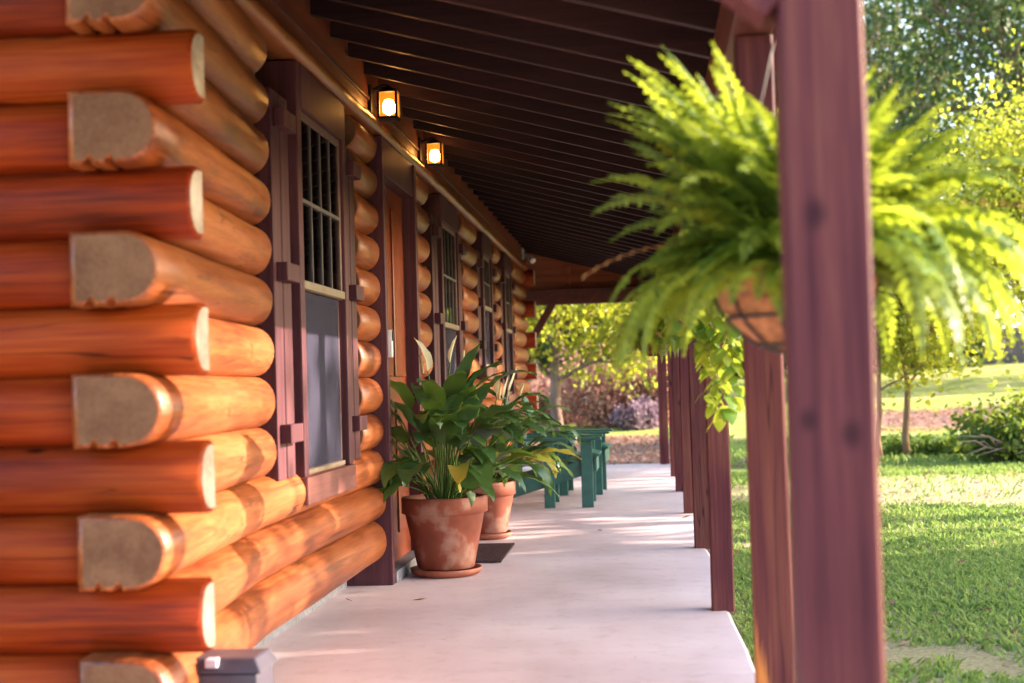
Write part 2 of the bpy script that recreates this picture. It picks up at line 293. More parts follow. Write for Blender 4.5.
def ground_mat():
    m, nt, N, L = nodes('lawn_ground')
    out = N('ShaderNodeOutputMaterial'); p = N('ShaderNodeBsdfPrincipled'); L(p.outputs[0], out.inputs[0])
    tc = N('ShaderNodeTexCoord'); co = tc.outputs['Object']
    def nz(s, d=4, rough=.55):
        n = N('ShaderNodeTexNoise'); n.inputs['Scale'].default_value = s; n.inputs['Detail'].default_value = d; n.inputs['Roughness'].default_value = rough; L(co, n.inputs['Vector']); return n.outputs[0]
    fine = nz(38, 6, .7); mid = nz(3.2, 4); big = nz(.55, 3)
    g = ramp(N, [(.3, (.11, .14, .03)), (.5, (.22, .26, .05)), (.68, (.33, .33, .10))]); L(fine, g.inputs[0])
    s = ramp(N, [(.3, (.22, .155, .11)), (.5, (.38, .29, .20)), (.7, (.50, .41, .29))]); L(fine, s.inputs[0])
    a = N('ShaderNodeMath'); a.operation = 'MULTIPLY_ADD'; L(big, a.inputs[0]); a.inputs[1].default_value = .55; mm = N('ShaderNodeMath'); mm.operation = 'MULTIPLY'; L(mid, mm.inputs[0]); mm.inputs[1].default_value = .5; L(mm.outputs[0], a.inputs[2])
    pr = ramp(N, [(.56, (0, 0, 0)), (.64, (1, 1, 1))]); L(a.outputs[0], pr.inputs[0])
    # dry band of thin grass and bare earth across the middle of the yard, mulch round the shrubs
    sx = N('ShaderNodeSeparateXYZ'); L(co, sx.inputs[0]); X, Y = sx.outputs[0], sx.outputs[1]
    def mth(op, a_, b_=None):
        n = N('ShaderNodeMath'); n.operation = op
        for i, v in enumerate((a_, b_)):
            if v is None: continue
            if isinstance(v, (int, float)): n.inputs[i].default_value = v
            else: L(v, n.inputs[i])
        return n.outputs[0]
    def mask(cx, cy, rx, ry, soft=.35, amp=.8):
        dx = mth('DIVIDE', mth('SUBTRACT', X, cx), rx); dy = mth('DIVIDE', mth('SUBTRACT', Y, cy), ry)
        d = mth('SQRT', mth('ADD', mth('MULTIPLY', dx, dx), mth('MULTIPLY', dy, dy)))
        d = mth('ADD', d, mth('MULTIPLY', mth('SUBTRACT', mid, .5), amp))
        r = N('ShaderNodeMapRange'); L(d, r.inputs[0]); r.inputs[1].default_value = 1-soft; r.inputs[2].default_value = 1; r.inputs[3].default_value = 1; r.inputs[4].default_value = 0
        return r.outputs[0]
    dry = mth('MAXIMUM', mask(4.6, 14.2, 4.6, 2.2), mask(.62, 9.5, .3, 9, .5, 1.2))
    nr = N('ShaderNodeMapRange'); L(Y, nr.inputs[0]); nr.inputs[1].default_value = 14; nr.inputs[2].default_value = 20; nr.inputs[3].default_value = .62; nr.inputs[4].default_value = 0
    fac = mth('MAXIMUM', mth('MAXIMUM', mth('MULTIPLY', pr.outputs[0], .8), mth('MULTIPLY', dry, .85)), nr.outputs[0])
    mx = N('ShaderNodeMix'); mx.data_type = 'RGBA'; L(fac, mx.inputs[0]); L(g.outputs[0], mx.inputs[6]); L(s.outputs[0], mx.inputs[7])
    mu = ramp(N, [(.3, (.08, .04, .04)), (.5, (.19, .11, .10)), (.66, (.34, .23, .19))]); mua = N('ShaderNodeMix'); mua.data_type = 'FLOAT'; mua.inputs[0].default_value = .6; L(fine, mua.inputs[2]); L(mid, mua.inputs[3]); L(mua.outputs[0], mu.inputs[0])
    mk = mth('MAXIMUM', mask(-.6, 23.5, 3.6, 5.6, .2, .5), mask(7.6, 31.5, 4.2, 4.0, .3, .7))
    m2 = N('ShaderNodeMix'); m2.data_type = 'RGBA'; L(mk, m2.inputs[0]); L(mx.outputs[2], m2.inputs[6]); L(mu.outputs[0], m2.inputs[7])
    L(m2.outputs[2], p.inputs['Base Color']); p.inputs['Roughness'].default_value = .9; p.inputs['Specular IOR Level'].default_value = .15
    b = N('ShaderNodeBump'); b.inputs['Strength'].default_value = .8; b.inputs['Distance'].default_value = .04; L(fine, b.inputs['Height']); L(b.outputs[0], p.inputs['Normal'])
    return m
def ground():
    def axis(lo, hi, n, k): t = np.linspace(-1, 1, n); return np.sign(t)*np.abs(t)**k*(hi-lo)/2+(hi+lo)/2
    xs = axis(-160, 160, 141, 2.2); ys = axis(-160, 176, 161, 2.0)
    X, Y = np.meshgrid(xs, ys, indexing='ij'); Z = gz(X, Y)
    under = (X > -7) & (X < .3) & (Y > 3.0) & (Y < 17.6)
    Z = np.where(under, -.35, Z)
    nx, ny = X.shape; V = np.stack([X, Y, Z], -1).reshape(-1, 3)
    i, j = np.meshgrid(np.arange(nx-1), np.arange(ny-1), indexing='ij'); a = (i*ny+j).ravel()
    tag(mesh_np('ground', V, np.stack([a, a+ny, a+ny+1, a+1], 1), ground_mat(), smooth=True), kind='structure')
ground()

def floor_mat():
    m, nt, N, L = nodes('porch_concrete')
    out = N('ShaderNodeOutputMaterial'); p = N('ShaderNodeBsdfPrincipled'); L(p.outputs[0], out.inputs[0])
    tc = N('ShaderNodeTexCoord'); co = tc.outputs['Object']
    def nz(s, d, r=.6):
        n = N('ShaderNodeTexNoise'); n.inputs['Scale'].default_value = s; n.inputs['Detail'].default_value = d; n.inputs['Roughness'].default_value = r; L(co, n.inputs['Vector']); return n.outputs[0]
    a = nz(1.1, 5); b = nz(9, 6, .7); c = nz(70, 4)
    r = ramp(N, [(.28, (.45, .345, .35)), (.5, (.57, .445, .45)), (.72, (.65, .535, .53))]); L(a, r.inputs[0])
    r2 = ramp(N, [(.30, (.72, .66, .64)), (.48, (1, 1, 1))]); L(b, r2.inputs[0])
    mx = N('ShaderNodeMix'); mx.data_type = 'RGBA'; mx.blend_type = 'MULTIPLY'; mx.inputs[0].default_value = .55; L(r.outputs[0], mx.inputs[6]); L(r2.outputs[0], mx.inputs[7])
    v = N('ShaderNodeTexVoronoi'); v.inputs['Scale'].default_value = 7; L(co, v.inputs['Vector'])
    vr = ramp(N, [(.035, (.30, .20, .16)), (.055, (1, 1, 1))]); L(v.outputs['Distance'], vr.inputs[0])
    m3 = N('ShaderNodeMix'); m3.data_type = 'RGBA'; m3.blend_type = 'MULTIPLY'; m3.inputs[0].default_value = .5; L(mx.outputs[2], m3.inputs[6]); L(vr.outputs[0], m3.inputs[7])
    L(m3.outputs[2], p.inputs['Base Color'])
    rr = N('ShaderNodeMapRange'); L(a, rr.inputs[0]); rr.inputs[3].default_value = .42; rr.inputs[4].default_value = .62; L(rr.outputs[0], p.inputs['Roughness'])
    bp = N('ShaderNodeBump'); bp.inputs['Strength'].default_value = .15; bp.inputs['Distance'].default_value = .004; L(c, bp.inputs['Height']); L(bp.outputs[0], p.inputs['Normal'])
    return m
def porch_floor():
    b = MB(); y0, y1 = -1.5, 18.1; n = 60
    # edge wanders a little, like a hand-finished pour
    rng = random.Random(3); xs = [.375+.008*math.sin(i*.7)+rng.uniform(-.004, .004) for i in range(n+1)]
    prof = lambda xe: [(-1.72, -.3), (-1.72, 0), (xe-.015, 0), (xe, -.012), (xe+.004, -.3)]
    vs = [(x, y0+(y1-y0)*i/n, z) for i in range(n+1) for x, z in prof(xs[i])]
    fs = [(i*5+k, i*5+k+1, (i+1)*5+k+1, (i+1)*5+k) for i in range(n) for k in range(4)]
    fs += [(4, 3, 2, 1, 0), tuple(n*5+k for k in range(5))]
    b.add(vs, [tuple(reversed(f)) for f in fs])
    tag(b.build('porch_floor', floor_mat()), kind='structure')
porch_floor()

# ------------------------------------------------------------------ log house
P = .1915
Z0 = .1565                       # bottom of the lowest side-wall course
XB = -1.385                     # outermost bulge of the side wall logs
house = empty('log_house', (-1.6, 4.2, 0), 'orange stained log cabin with interlocking corner logs beside the porch', 'log cabin')
HL = Vector((-1.6, 4.2, 0))
rng = random.Random(11)
def profile(h, depth=.25, a=.118, notch=True):
    a = min(a, depth*.75)
    """(outward, vertical) outline of a D log, the bulge at outward = 0"""
    pts = [(-depth, -h/2)]
    if notch:
        for u in (-depth+.05, -depth+.11): pts += [(u-.012, -h/2), (u-.009, -h/2+.014), (u+.009, -h/2+.014), (u+.012, -h/2)]
    n = 14
    for i in range(n+1):
        t = -math.pi/2+math.pi*i/n; pts.append((-a+a*math.copysign(abs(math.cos(t))**.82, math.cos(t)), h/2*math.sin(t)))
    pts.append((-depth, h/2))
    return pts
FLARE = .11                     # the corner ends swell outward
def log(axis, s0, s1, out, zc, mats, h=P, chamfer=.012, parent=house, name='log', depth=.25):
    """axis 'Y': runs along y, bulges to +x at x=out.  axis 'X': runs along x, bulges to -y at y=out."""
    b = MB(); pr = profile(h+.010, depth, notch=depth > .2); m = len(pr); n = max(2, int(abs(s1-s0)/.25))
    ph = rng.uniform(0, 50); amp = .004
    stations = [(s0, -chamfer), (s0+chamfer, 0)] + [(s0+(s1-s0)*i/n, 0) for i in range(1, n)] + [(s1-chamfer, 0), (s1, -chamfer)]
    vs = []
    for s, ins in stations:
        w = amp*noise.noise(Vector((s*1.1+ph, zc*7, 3.1))); w2 = amp*.6*noise.noise(Vector((s*1.7+ph, zc*5, 9.1)))
        for u, v in pr:
            k = 1+ins/(h/2)
            uu = (u+.1)*k-.1+(w if u > -.2 else 0)+(FLARE*max(0, min(1, (5.25-s)/1.45)) if axis == 'Y' else 0)+.0035*noise.noise(Vector((s*3+ph, v*14, u*14))); vv = v*k+w2*(v/(h/2))*.3
            vs.append((out+uu, s, zc+vv) if axis == 'Y' else (s, out-uu, zc+vv))
    S = len(stations); fs = []
    for i in range(S-1):
        for k in range(m): fs.append((i*m+k, i*m+(k+1) % m, (i+1)*m+(k+1) % m, (i+1)*m+k))
    flip = (axis == 'Y')
    b.add(vs, [tuple(reversed(f)) if not flip else f for f in fs], 0, True)
    base = len(b.v)
    e0 = tuple(reversed(range(m))); e1 = tuple((S-1)*m+k for k in range(m))
    if not flip: e0, e1 = tuple(reversed(e0)), tuple(reversed(e1))
    b.f += [e0, e1]; b.mi += [1, 2]; b.sm += [False, False]
    o = b.build(name, mats, parent)
    return o

NC = 13
OPEN = [  # openings in the side wall: y0, y1, z0, z1
    (5.30, 7.02, .74, 2.6), (7.55, 8.68, -.1, 2.6), (9.42, 11.26, .74, 2.6), (12.22, 13.72, 1.13, 2.6), (14.27, 15.78, .86, 2.6)]
YEND = 17.62
for k in range(-1, NC-1):
    zc = Z0+P*(k+.5); xpass = (k % 2 != 0)
    # end wall (faces the camera)
    x1 = -1.208 if xpass else -1.51
    log('X', -6.2, x1+rng.uniform(-.008, .008), 3.775, zc, ['log_end_wall', 'end_grain', 'end_grain_pale'], depth=.125)
    if k < 0: continue
    if k < 12:
        y = 3.902 if xpass else 3.70+rng.uniform(-.015, .015)
        cuts = [(a, b) for a, b, c, d in OPEN if c < zc < d] + [(YEND if not xpass else YEND-.27, None)]
        for a, b in cuts:
            if a-y > .1: log('Y', y, a, XB, zc-(.014 if k == 0 else 0), ['log_side', 'end_grain', 'end_grain'], P+(.028 if k == 0 else 0))
            y = b
        if xpass:
            log('X', -2.6, -1.285, YEND-.255, zc, ['log_end_wall', 'end_grain', 'end_grain_pale'])
# footing strip, plate log, frieze
MB().box(-1.66, -1.60, 3.96, 7.50, -.28, Z0-.01).box(-1.66, -1.60, 8.68, YEND, -.28, Z0-.01).build('foundation_strip', 'flash', house)
MB().box(-6.1, -1.66, 4.24, 17.5, 0.0, .01).build('house_floor', 'room', house)
MB().box(-1.9, -1.88, 4.3, 17.3, 0.02, 2.6).build('room_wall', 'room', house)
MB().box(-6.2, -1.66, 3.905, 3.925, -.2, 2.75).build('wall_lining', 'room', house)
def plate():
    b = MB(); n = 300; y0, y1 = 3.0, 17.84; vs = []; m = 11
    zc = 2.432+.038; r = .038
    for i in range(n+1):
        y = y0+(y1-y0)*i/n
        for k in range(m):
            t = -math.pi/2+math.pi*k/(m-1)
            q = noise.noise(Vector((y*4.5, k*.5, 2.0)))*.003 - .006*max(0, noise.noise(Vector((y*9, 5.5, 0))))
            vs.append((-1.40+(.042+q)*math.cos(t), y, zc+(r+q)*math.sin(t)))
        vs.append((-1.62, y, zc+r)); vs.append((-1.62, y, zc-r))
    w = m+2; fs = [(i*w+k, i*w+(k+1) % w, (i+1)*w+(k+1) % w, (i+1)*w+k) for i in range(n) for k in range(w)]
    fs += [tuple(reversed(range(w))), tuple(n*w+k for k in range(w))]
    b.add(vs, fs, 0, True); b.build('plate_log', 'plate', house)
plate()
MB().box(-1.62, -1.400, 3.0, 17.84, 2.595, 2.615).build('frieze_strip', 'trim_y', house, .004)
MB().box(-1.62, -1.412, 3.0, 17.84, 2.511, 2.594).box(-1.62, -1.408, 3.0, 17.84, 2.616, 2.80).build('frieze_board', 'frieze', house)

def window(y0, y1, z0, z1, gy0, gy1, big=True, left_w=.27, right_w=.25):
    """y0..y1 outer face of the casing, shutters hang outside it"""
    X0 = -1.385
    w = empty('window', (-1.45-HL.x, (y0+y1)/2-HL.y, z0)); w.parent = house
    c = .075
    # casing: two jambs, head, and a deep sill board
    fr = MB().box(-1.56, X0, y0, y0+c, z0, z1+.115).box(-1.56, X0, y1-c, y1, z0, z1+.115).box(-1.56, X0+.002, y0+c, y1-c, z1-.07, z1+.115)
    fr.build('casing', 'trim', w, .006)
    MB().box(-1.56, X0+.012, y0-.006, y1+.006, z0-.115, z0-.001).build('sill', 'trim_y', w, .006)
    ga, gb = y0+c, y1-c; zb, zt = z0+.001, z1-.071; zm = zb+(zt-zb)*.505; s = .034
    def ring(x0, x1, za, zb_, t0, t1): return MB().box(x0, x1, ga, ga+s, za, zb_).box(x0, x1, gb-s, gb, za, zb_).box(x0, x1-.001, ga+s, gb-s, za, za+t0).box(x0, x1-.001, ga+s, gb-s, zb_-t1, zb_)
    ring(-1.440, -1.420, zb, zm, .04, .03).build('lower_sash', 'sash_dark', w, .003)
    us = ring(-1.419, -1.400, zm+.001, zt, .04, .034); us.build('upper_sash', 'sash_dark', w, .003)
    mu = MB(); zq = (zm+zt)/2
    for i in range(1, 4):
        yy = ga+s+(gb-ga-2*s)*i/4; mu.box(-1.414, -1.400, yy-.006, yy+.006, zm+.04, zt-.035)
    mu.box(-1.416, -1.397, ga+s, gb-s, zq-.008, zq+.008)
    mu.build('muntin', 'muntin', w)
    MB().box(-1.399, -1.388, ga+.004, gb-.004, zm+.004, zm+.040).build('meeting_rail', 'sash', w, .003)
    MB().box(-1.4195, -1.405, ga+.004, gb-.004, zb+.002, zb+.022).build('sill_rail', 'sash', w, .003)
    MB().box(-1.4185, -1.4175, ga+s, gb-s, zb+.024, zm-.002).build('screen_or_sheen', 'screen', w)
    MB().box(-1.4125, -1.4118, ga+s, gb-s, zm+.041, zt-.036).build('screen_or_sheen', 'sheen_upper', w)  # added pale sheet, stands in for light reflected in the upper pane
    MB().box(-1.432, -1.427, ga+s, gb-s, zb+.04, zm-.03).build('lower_pane', 'glass', w)
    MB().box(-1.411, -1.406, ga+s, gb-s, zm+.04, zt-.035).build('upper_pane', 'glass', w)
    # curtain hanging inside, pleated
    cu = MB(); n = 50; vs = []
    for i in range(n+1):
        y = ga+(gb-ga)*i/n; vs += [(-1.56+.012*math.sin(i*1.3), y, zb), (-1.56+.012*math.sin(i*1.3), y, zt)]
    cu.add(vs, [(2*i, 2*i+1, 2*i+3, 2*i+2) for i in range(n)], 0, True); cu.build('curtain', 'curtain', w)
    for a, b_ in ((y0-.08-left_w, y0-.08), (y1+.03, y1+.03+right_w)):
        sh = MB(); q = (b_-a)/2
        sh.box(-1.475, -1.405, a, a+q-.008, z0+.01, z1-.07).box(-1.475, -1.405, a+q+.008, b_, z0+.01, z1-.07).box(-1.47, -1.45, a+q-.006, a+q+.006, z0+.035, z1-.055)
        so = sh.build('shutter', 'trim', house, .004)
        for zz in (z0+.19, (z0+z1)/2+.02, z1-.18):
            bt = MB().box(-1.404, -1.360, a+.035, b_-.035, zz-.036, zz+.036).build('batten', 'trim', so, .004)
            bt.location = (0, 0, 0)
window(5.74, 6.71, .70, 2.31, 0, 0)
window(9.98, 10.95, .70, 2.31, 0, 0)
window(12.62, 13.42, 1.22, 2.31, 0, 0, False, .22, .22)
window(14.66, 15.46, .95, 2.31, 0, 0, False, .22, .22)
def door():
    d = empty('door', (-1.5-HL.x, 8.1-HL.y, .06)); d.parent = house
    MB().box(-1.64, -1.36, 7.556, 7.625, .0, 2.42).box(-1.64, -1.352, 8.60, 8.675, 0, 2.42).box(-1.64, -1.362, 7.626, 8.60, 2.22, 2.42).build('casing', 'trim', d, .005)
    MB().box(-1.48, -1.43, 7.63, 8.595, .065, 2.215).build('door_slab', 'door', d, .004)
    pn = MB()
    for a, b_ in ((7.70, 8.03), (8.15, 8.48)):
        for c, e in ((.22, .95), (1.12, 2.1)): pn.box(-1.429, -1.418, a, b_, c, e)
    pn.build('door_panel', 'door', d, .008)
    MB().box(-1.66, -1.35, 7.627, 8.599, .001, .063).build('threshold', 'flash', d, .004)
    MB().tube([(-1.43, 8.52, 1.0), (-1.37, 8.52, 1.0)], .012).tube([(-1.38, 8.52, 1.0), (-1.35, 8.52, 1.0)], [.026, .024], 14).build('handle', 'black_metal', d)
door()
db = empty('doorbell', (-1.36, 7.59, 1.27), 'small black and white doorbell on the dark door casing', 'doorbell')
MB().box(-1.361, -1.335, 7.572, 7.61, 1.22, 1.37).build('body', 'white', db, .006)
MB().box(-1.3365, -1.331, 7.575, 7.607, 1.31, 1.366).build('lens_cover', 'black_metal', db)

# ------------------------------------------------------------------ lanterns
def lantern_proto():
    t = empty('wall_lantern', (0, 0, 0)); S = .048; H = .130
    lam = lambda b, n, m, p=t, bev=0: b.build(n, m, p, bev)
    lam(MB().box(-.101, -.085, -.05, .05, -.07, .085), 'back_plate', 'black_metal', t, .004)
    lam(MB().tube([(-.09, 0, .055), (-.06, 0, .075), (-.03, 0, .082), (0, 0, .080)], .010, 8).tube([(0, 0, .080), (0, 0, .06)], .012), 'arm', 'black_metal')
    b = MB()
    b.add([(-S-.012, -S-.012, .04), (S+.012, -S-.012, .04), (S+.012, S+.012, .04), (-S-.012, S+.012, .04), (-.022, -.022, .068), (.022, -.022, .068), (.022, .022, .068), (-.022, .022, .068)],
          [(3, 2, 1, 0), (4, 5, 6, 7), (0, 1, 5, 4), (1, 2, 6, 5), (2, 3, 7, 6), (3, 0, 4, 7)])
    lam(b, 'roof_cap', 'black_metal')
    b = MB(); zb = .04-H; g = .006
    for sx in (-1, 1):
        for sy in (-1, 1): b.box(sx*S-g, sx*S+g, sy*S-g, sy*S+g, zb, .04)
    b.box(-S-g, S+g, -S-g, S+g, zb-.012, zb)
    lam(b, 'cage', 'black_metal')
    b = MB()
    for sx in (-1, 1):
        b.box(sx*S-.0015, sx*S+.0015, -S+g, S-g, zb, .04); b.box(-S+g, S-g, sx*S-.0015, sx*S+.0015, zb, .04)
    lam(b, 'pane', M['lamp_pane'])
    lam(MB().lathe([(.001, zb+.012), (.017, zb+.02), (.032, zb+.03), (.033, zb+.07), (.022, zb+.095), (.001, zb+.10)], (0, 0, 0), 16), 'bulb', 'bulb')
    return t
def pane_mat():
    m, nt, N, L = nodes('lit_seeded_glass')
    out = N('ShaderNodeOutputMaterial'); t = N('ShaderNodeBsdfTransparent'); t.inputs[0].default_value = (.9, .68, .42, 1)
    e = N('ShaderNodeEmission'); e.inputs[0].default_value = (1, .26, .02, 1); e.inputs[1].default_value = .085
    pass
    b = N('ShaderNodeAddShader'); L(t.outputs[0], b.inputs[0]); L(e.outputs[0], b.inputs[1]); L(b.outputs[0], out.inputs[0])
    return m
M['lamp_pane'] = pane_mat()
lan = lantern_proto(); LPOS = [(-1.306, 7.50, 2.595), (-1.306, 9.20, 2.60)]
tag(lan, 'lit black box lantern hanging nearer the camera, above the near edge of the door', 'lantern', 'lit lanterns under the porch roof'); lan.location = LPOS[0]
l2 = copy_tree(lan); l2.location = LPOS[1]; l2['label'] = 'lit black box lantern farther along the wall, past the door'
for p in LPOS:
    ld = bpy.data.lights.new('lantern_light', 'POINT'); ld.energy = 3.2; ld.color = (1, .45, .12); ld.shadow_soft_size = .03
    lo = bpy.data.objects.new('lantern_light', ld); lo.location = (p[0], p[1], p[2]-.045); COL.objects.link(lo)

fl = empty('floodlight', (-1.36, 17.3, 2.62), 'small white floodlight at the far end of the log wall', 'floodlight')
MB().box(-1.41, -1.39, 17.22, 17.34, 2.58, 2.70).tube([(-1.39, 17.28, 2.64), (-1.33, 17.24, 2.60)], .015).build('bracket', 'white', fl)
MB().tube([(-1.35, 17.26, 2.62), (-1.30, 17.20, 2.57), (-1.27, 17.16, 2.54)], [.018, .028, .036], 14).build('lamp_head', 'white', fl)

# ------------------------------------------------------------------ porch roof
roof = empty('porch_roof', (-.5, 10, 2.2), 'dark brown porch roof of close-set rafters on a long beam', 'porch roof')
SL = -.270; ZW = 2.715                       # rafter underside at the wall and its slope
zr = lambda x: ZW+SL*(x+1.40)
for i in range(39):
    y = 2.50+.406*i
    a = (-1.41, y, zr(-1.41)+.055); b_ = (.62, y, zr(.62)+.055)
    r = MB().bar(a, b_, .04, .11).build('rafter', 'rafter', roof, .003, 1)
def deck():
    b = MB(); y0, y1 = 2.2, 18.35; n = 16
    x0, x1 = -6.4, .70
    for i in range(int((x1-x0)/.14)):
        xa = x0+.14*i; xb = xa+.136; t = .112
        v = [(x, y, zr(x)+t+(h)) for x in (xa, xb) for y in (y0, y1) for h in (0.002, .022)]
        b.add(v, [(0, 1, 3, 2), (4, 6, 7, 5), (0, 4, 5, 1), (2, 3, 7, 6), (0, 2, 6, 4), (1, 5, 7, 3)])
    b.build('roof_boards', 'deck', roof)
    v = [(x, y, zr(x)+.112+h) for x in (x0, x1+.03) for y in (y0-.03, y1+.03) for h in (.024, .06)]
    MB().add(v, [(0, 1, 3, 2), (4, 6, 7, 5), (0, 4, 5, 1), (2, 3, 7, 6), (0, 2, 6, 4), (1, 5, 7, 3)]).build('roofing', 'box', roof)
    MB().box(.622, .66, 2.2, 18.35, zr(.62)-.01, zr(.62)+.11).build('eave_board', 'beam', roof)
deck()
MB().box(.285, .405, 2.36, 18.05, 2.05, 2.245).build('beam', 'beam', roof, .006)
for y in (2.43, 17.9):
    MB().box(-1.37 if y < 10 else -1.60, .284, y-.06, y+.06, 2.04, 2.235).build('cross_beam', 'beam', roof, .006)
    g = MB(); yy = y+.075
    for i in range(5):
        za = 2.235+.095*i
        xr = min(.28, (za-ZW-.06)/SL-1.40); xr2 = min(.28, (za+.092-ZW-.06)/SL-1.40)
        if xr < -1.3: break
        g.add([(-1.37, yy-.012, za), (xr, yy-.012, za), (max(xr2, -1.36), yy-.012, za+.092), (-1.37, yy-.012, za+.092), (-1.37, yy+.012, za), (xr, yy+.012, za), (max(xr2, -1.36), yy+.012, za+.092), (-1.37, yy+.012, za+.092)],
              [(0, 1, 2, 3), (7, 6, 5, 4), (0, 4, 5, 1), (1, 5, 6, 2), (2, 6, 7, 3), (3, 7, 4, 0)])
    if y > 10: g.add([(x, yy+q, z) for q in (.0125, .02) for x, z in ((-1.60, 2.236), (.28, 2.236), (.28, zr(.28)+.06), (-1.60, zr(-1.60)+.06))], [(3, 2, 1, 0), (4, 5, 6, 7), (0, 1, 5, 4), (1, 2, 6, 5), (2, 3, 7, 6), (3, 0, 4, 7)]); g.build('gable_siding', 'siding', roof); MB().box(-.92, -.86, y+.02, y+.06, 2.236, 2.52).build('gable_stud', 'siding', roof)
MB().bar((.262, 2.50, 1.715), (-.20, 2.50, 2.09), .10, .11, (0, 1, 0)).build('knee_brace', 'post', roof, .005)
MB().bar((-1.38, 17.9, 1.58), (-1.06, 17.9, 2.11), .09, .10, (0, 1, 0)).build('knee_brace', 'beam', roof, .005)

# ------------------------------------------------------------------ posts
POSTS = [  # y, left x, width, label, material
    (2.43, .252, .138, 'thick weathered porch post nearest the camera, in front of the hanging fern', 'post'),
    (4.13, .300, .106, 'porch post right behind the coco basket, orange low on its edge', 'post_low_orange'),
    (6.56, .286, .102, 'porch post with the trailing pothos vine hanging in front of it', 'post'),
    (8.97, .294, .102, 'porch post just beyond the one with the pothos vine in front', 'post'),
    (11.3, .297, .102, 'porch post opposite the second cabin window, midway along the row', 'post'),
    (13.5, .284, .102, 'porch post beside the green chairs, behind the midway post', 'post'),
    (15.6, .283, .102, 'last but one porch post before the end of the porch', 'post'),
    (17.9, .195, .115, 'farthest porch post, standing at the end corner of the porch floor', 'post')]
for i, (y, x, w, lab, mt) in enumerate(POSTS):
    b = MB(); n = 14; rg = random.Random(i)
    zs = [-.004+(2.05)*k/n for k in range(n+1)]; vs = []; c = .006
    for z in zs:
        ox = .004*noise.noise(Vector((i*7.1, z*1.1, 0))); oy = .004*noise.noise(Vector((i*3.1, z*1.1, 5)))
        for px, py in ((c, 0), (w-c, 0), (w, c), (w, w-c), (w-c, w), (c, w), (0, w-c), (0, c)): vs.append((x+px+ox, y+py+oy, z))
    fs = [(k*8+j, k*8+(j+1) % 8, (k+1)*8+(j+1) % 8, (k+1)*8+j) for k in range(n) for j in range(8)] + [tuple(reversed(range(8))), tuple(n*8+j for j in range(8))]
    tag(b.add(vs, fs).build('porch_post', mt), lab, 'post', 'porch posts along the slab edge')

# ------------------------------------------------------------------ leaf blades
def blade_rows(path, normal_up, width, wf, fold=.25, nseg=None):
    """strip of leaf along a list of points; three verts across. returns verts (rows*3)"""
    n = len(path); V = []
    for i, p in enumerate(path):
        t = i/(n-1); d = (path[min(i+1, n-1)]-path[max(i-1, 0)]).normalized()
        sd = d.cross(normal_up)
        sd = sd.normalized() if sd.length > 1e-6 else Vector((1, 0, 0)); nn = sd.cross(d)
        w = width*wf(t)
        V += [p-sd*w+nn*w*fold, p, p+sd*w+nn*w*fold]
    return V
class Leaves:
    def __init__(s): s.V = []; s.Fc = []
    def strip(s, V):
        b = len(s.V); s.V += [tuple(v) for v in V]; n = len(V)//3
        for i in range(n-1):
            q = b+i*3; s.Fc += [(q, q+1, q+4, q+3), (q+1, q+2, q+5, q+4)]
    def tube(s, pts, r, n=4):
        mb = MB(); mb.tube(pts, r, n, cap=False); b = len(s.V); s.V += mb.v; s.Fc += [tuple(b+i for i in f) for f in mb.f]
    def build(s, name, mat, parent=None, local=False):
        o = mesh_np(name, np.array(s.V), np.array(s.Fc), mat, parent, True)
        return o
ell = lambda t: max(.02, math.sin(math.pi*min(1, t**.75))**.8)*(1-.25*t)
heart = lambda t: max(.02, (math.sin(math.pi*t**.55)**.7))*(1-.15*t)

LOCAL[0] = True
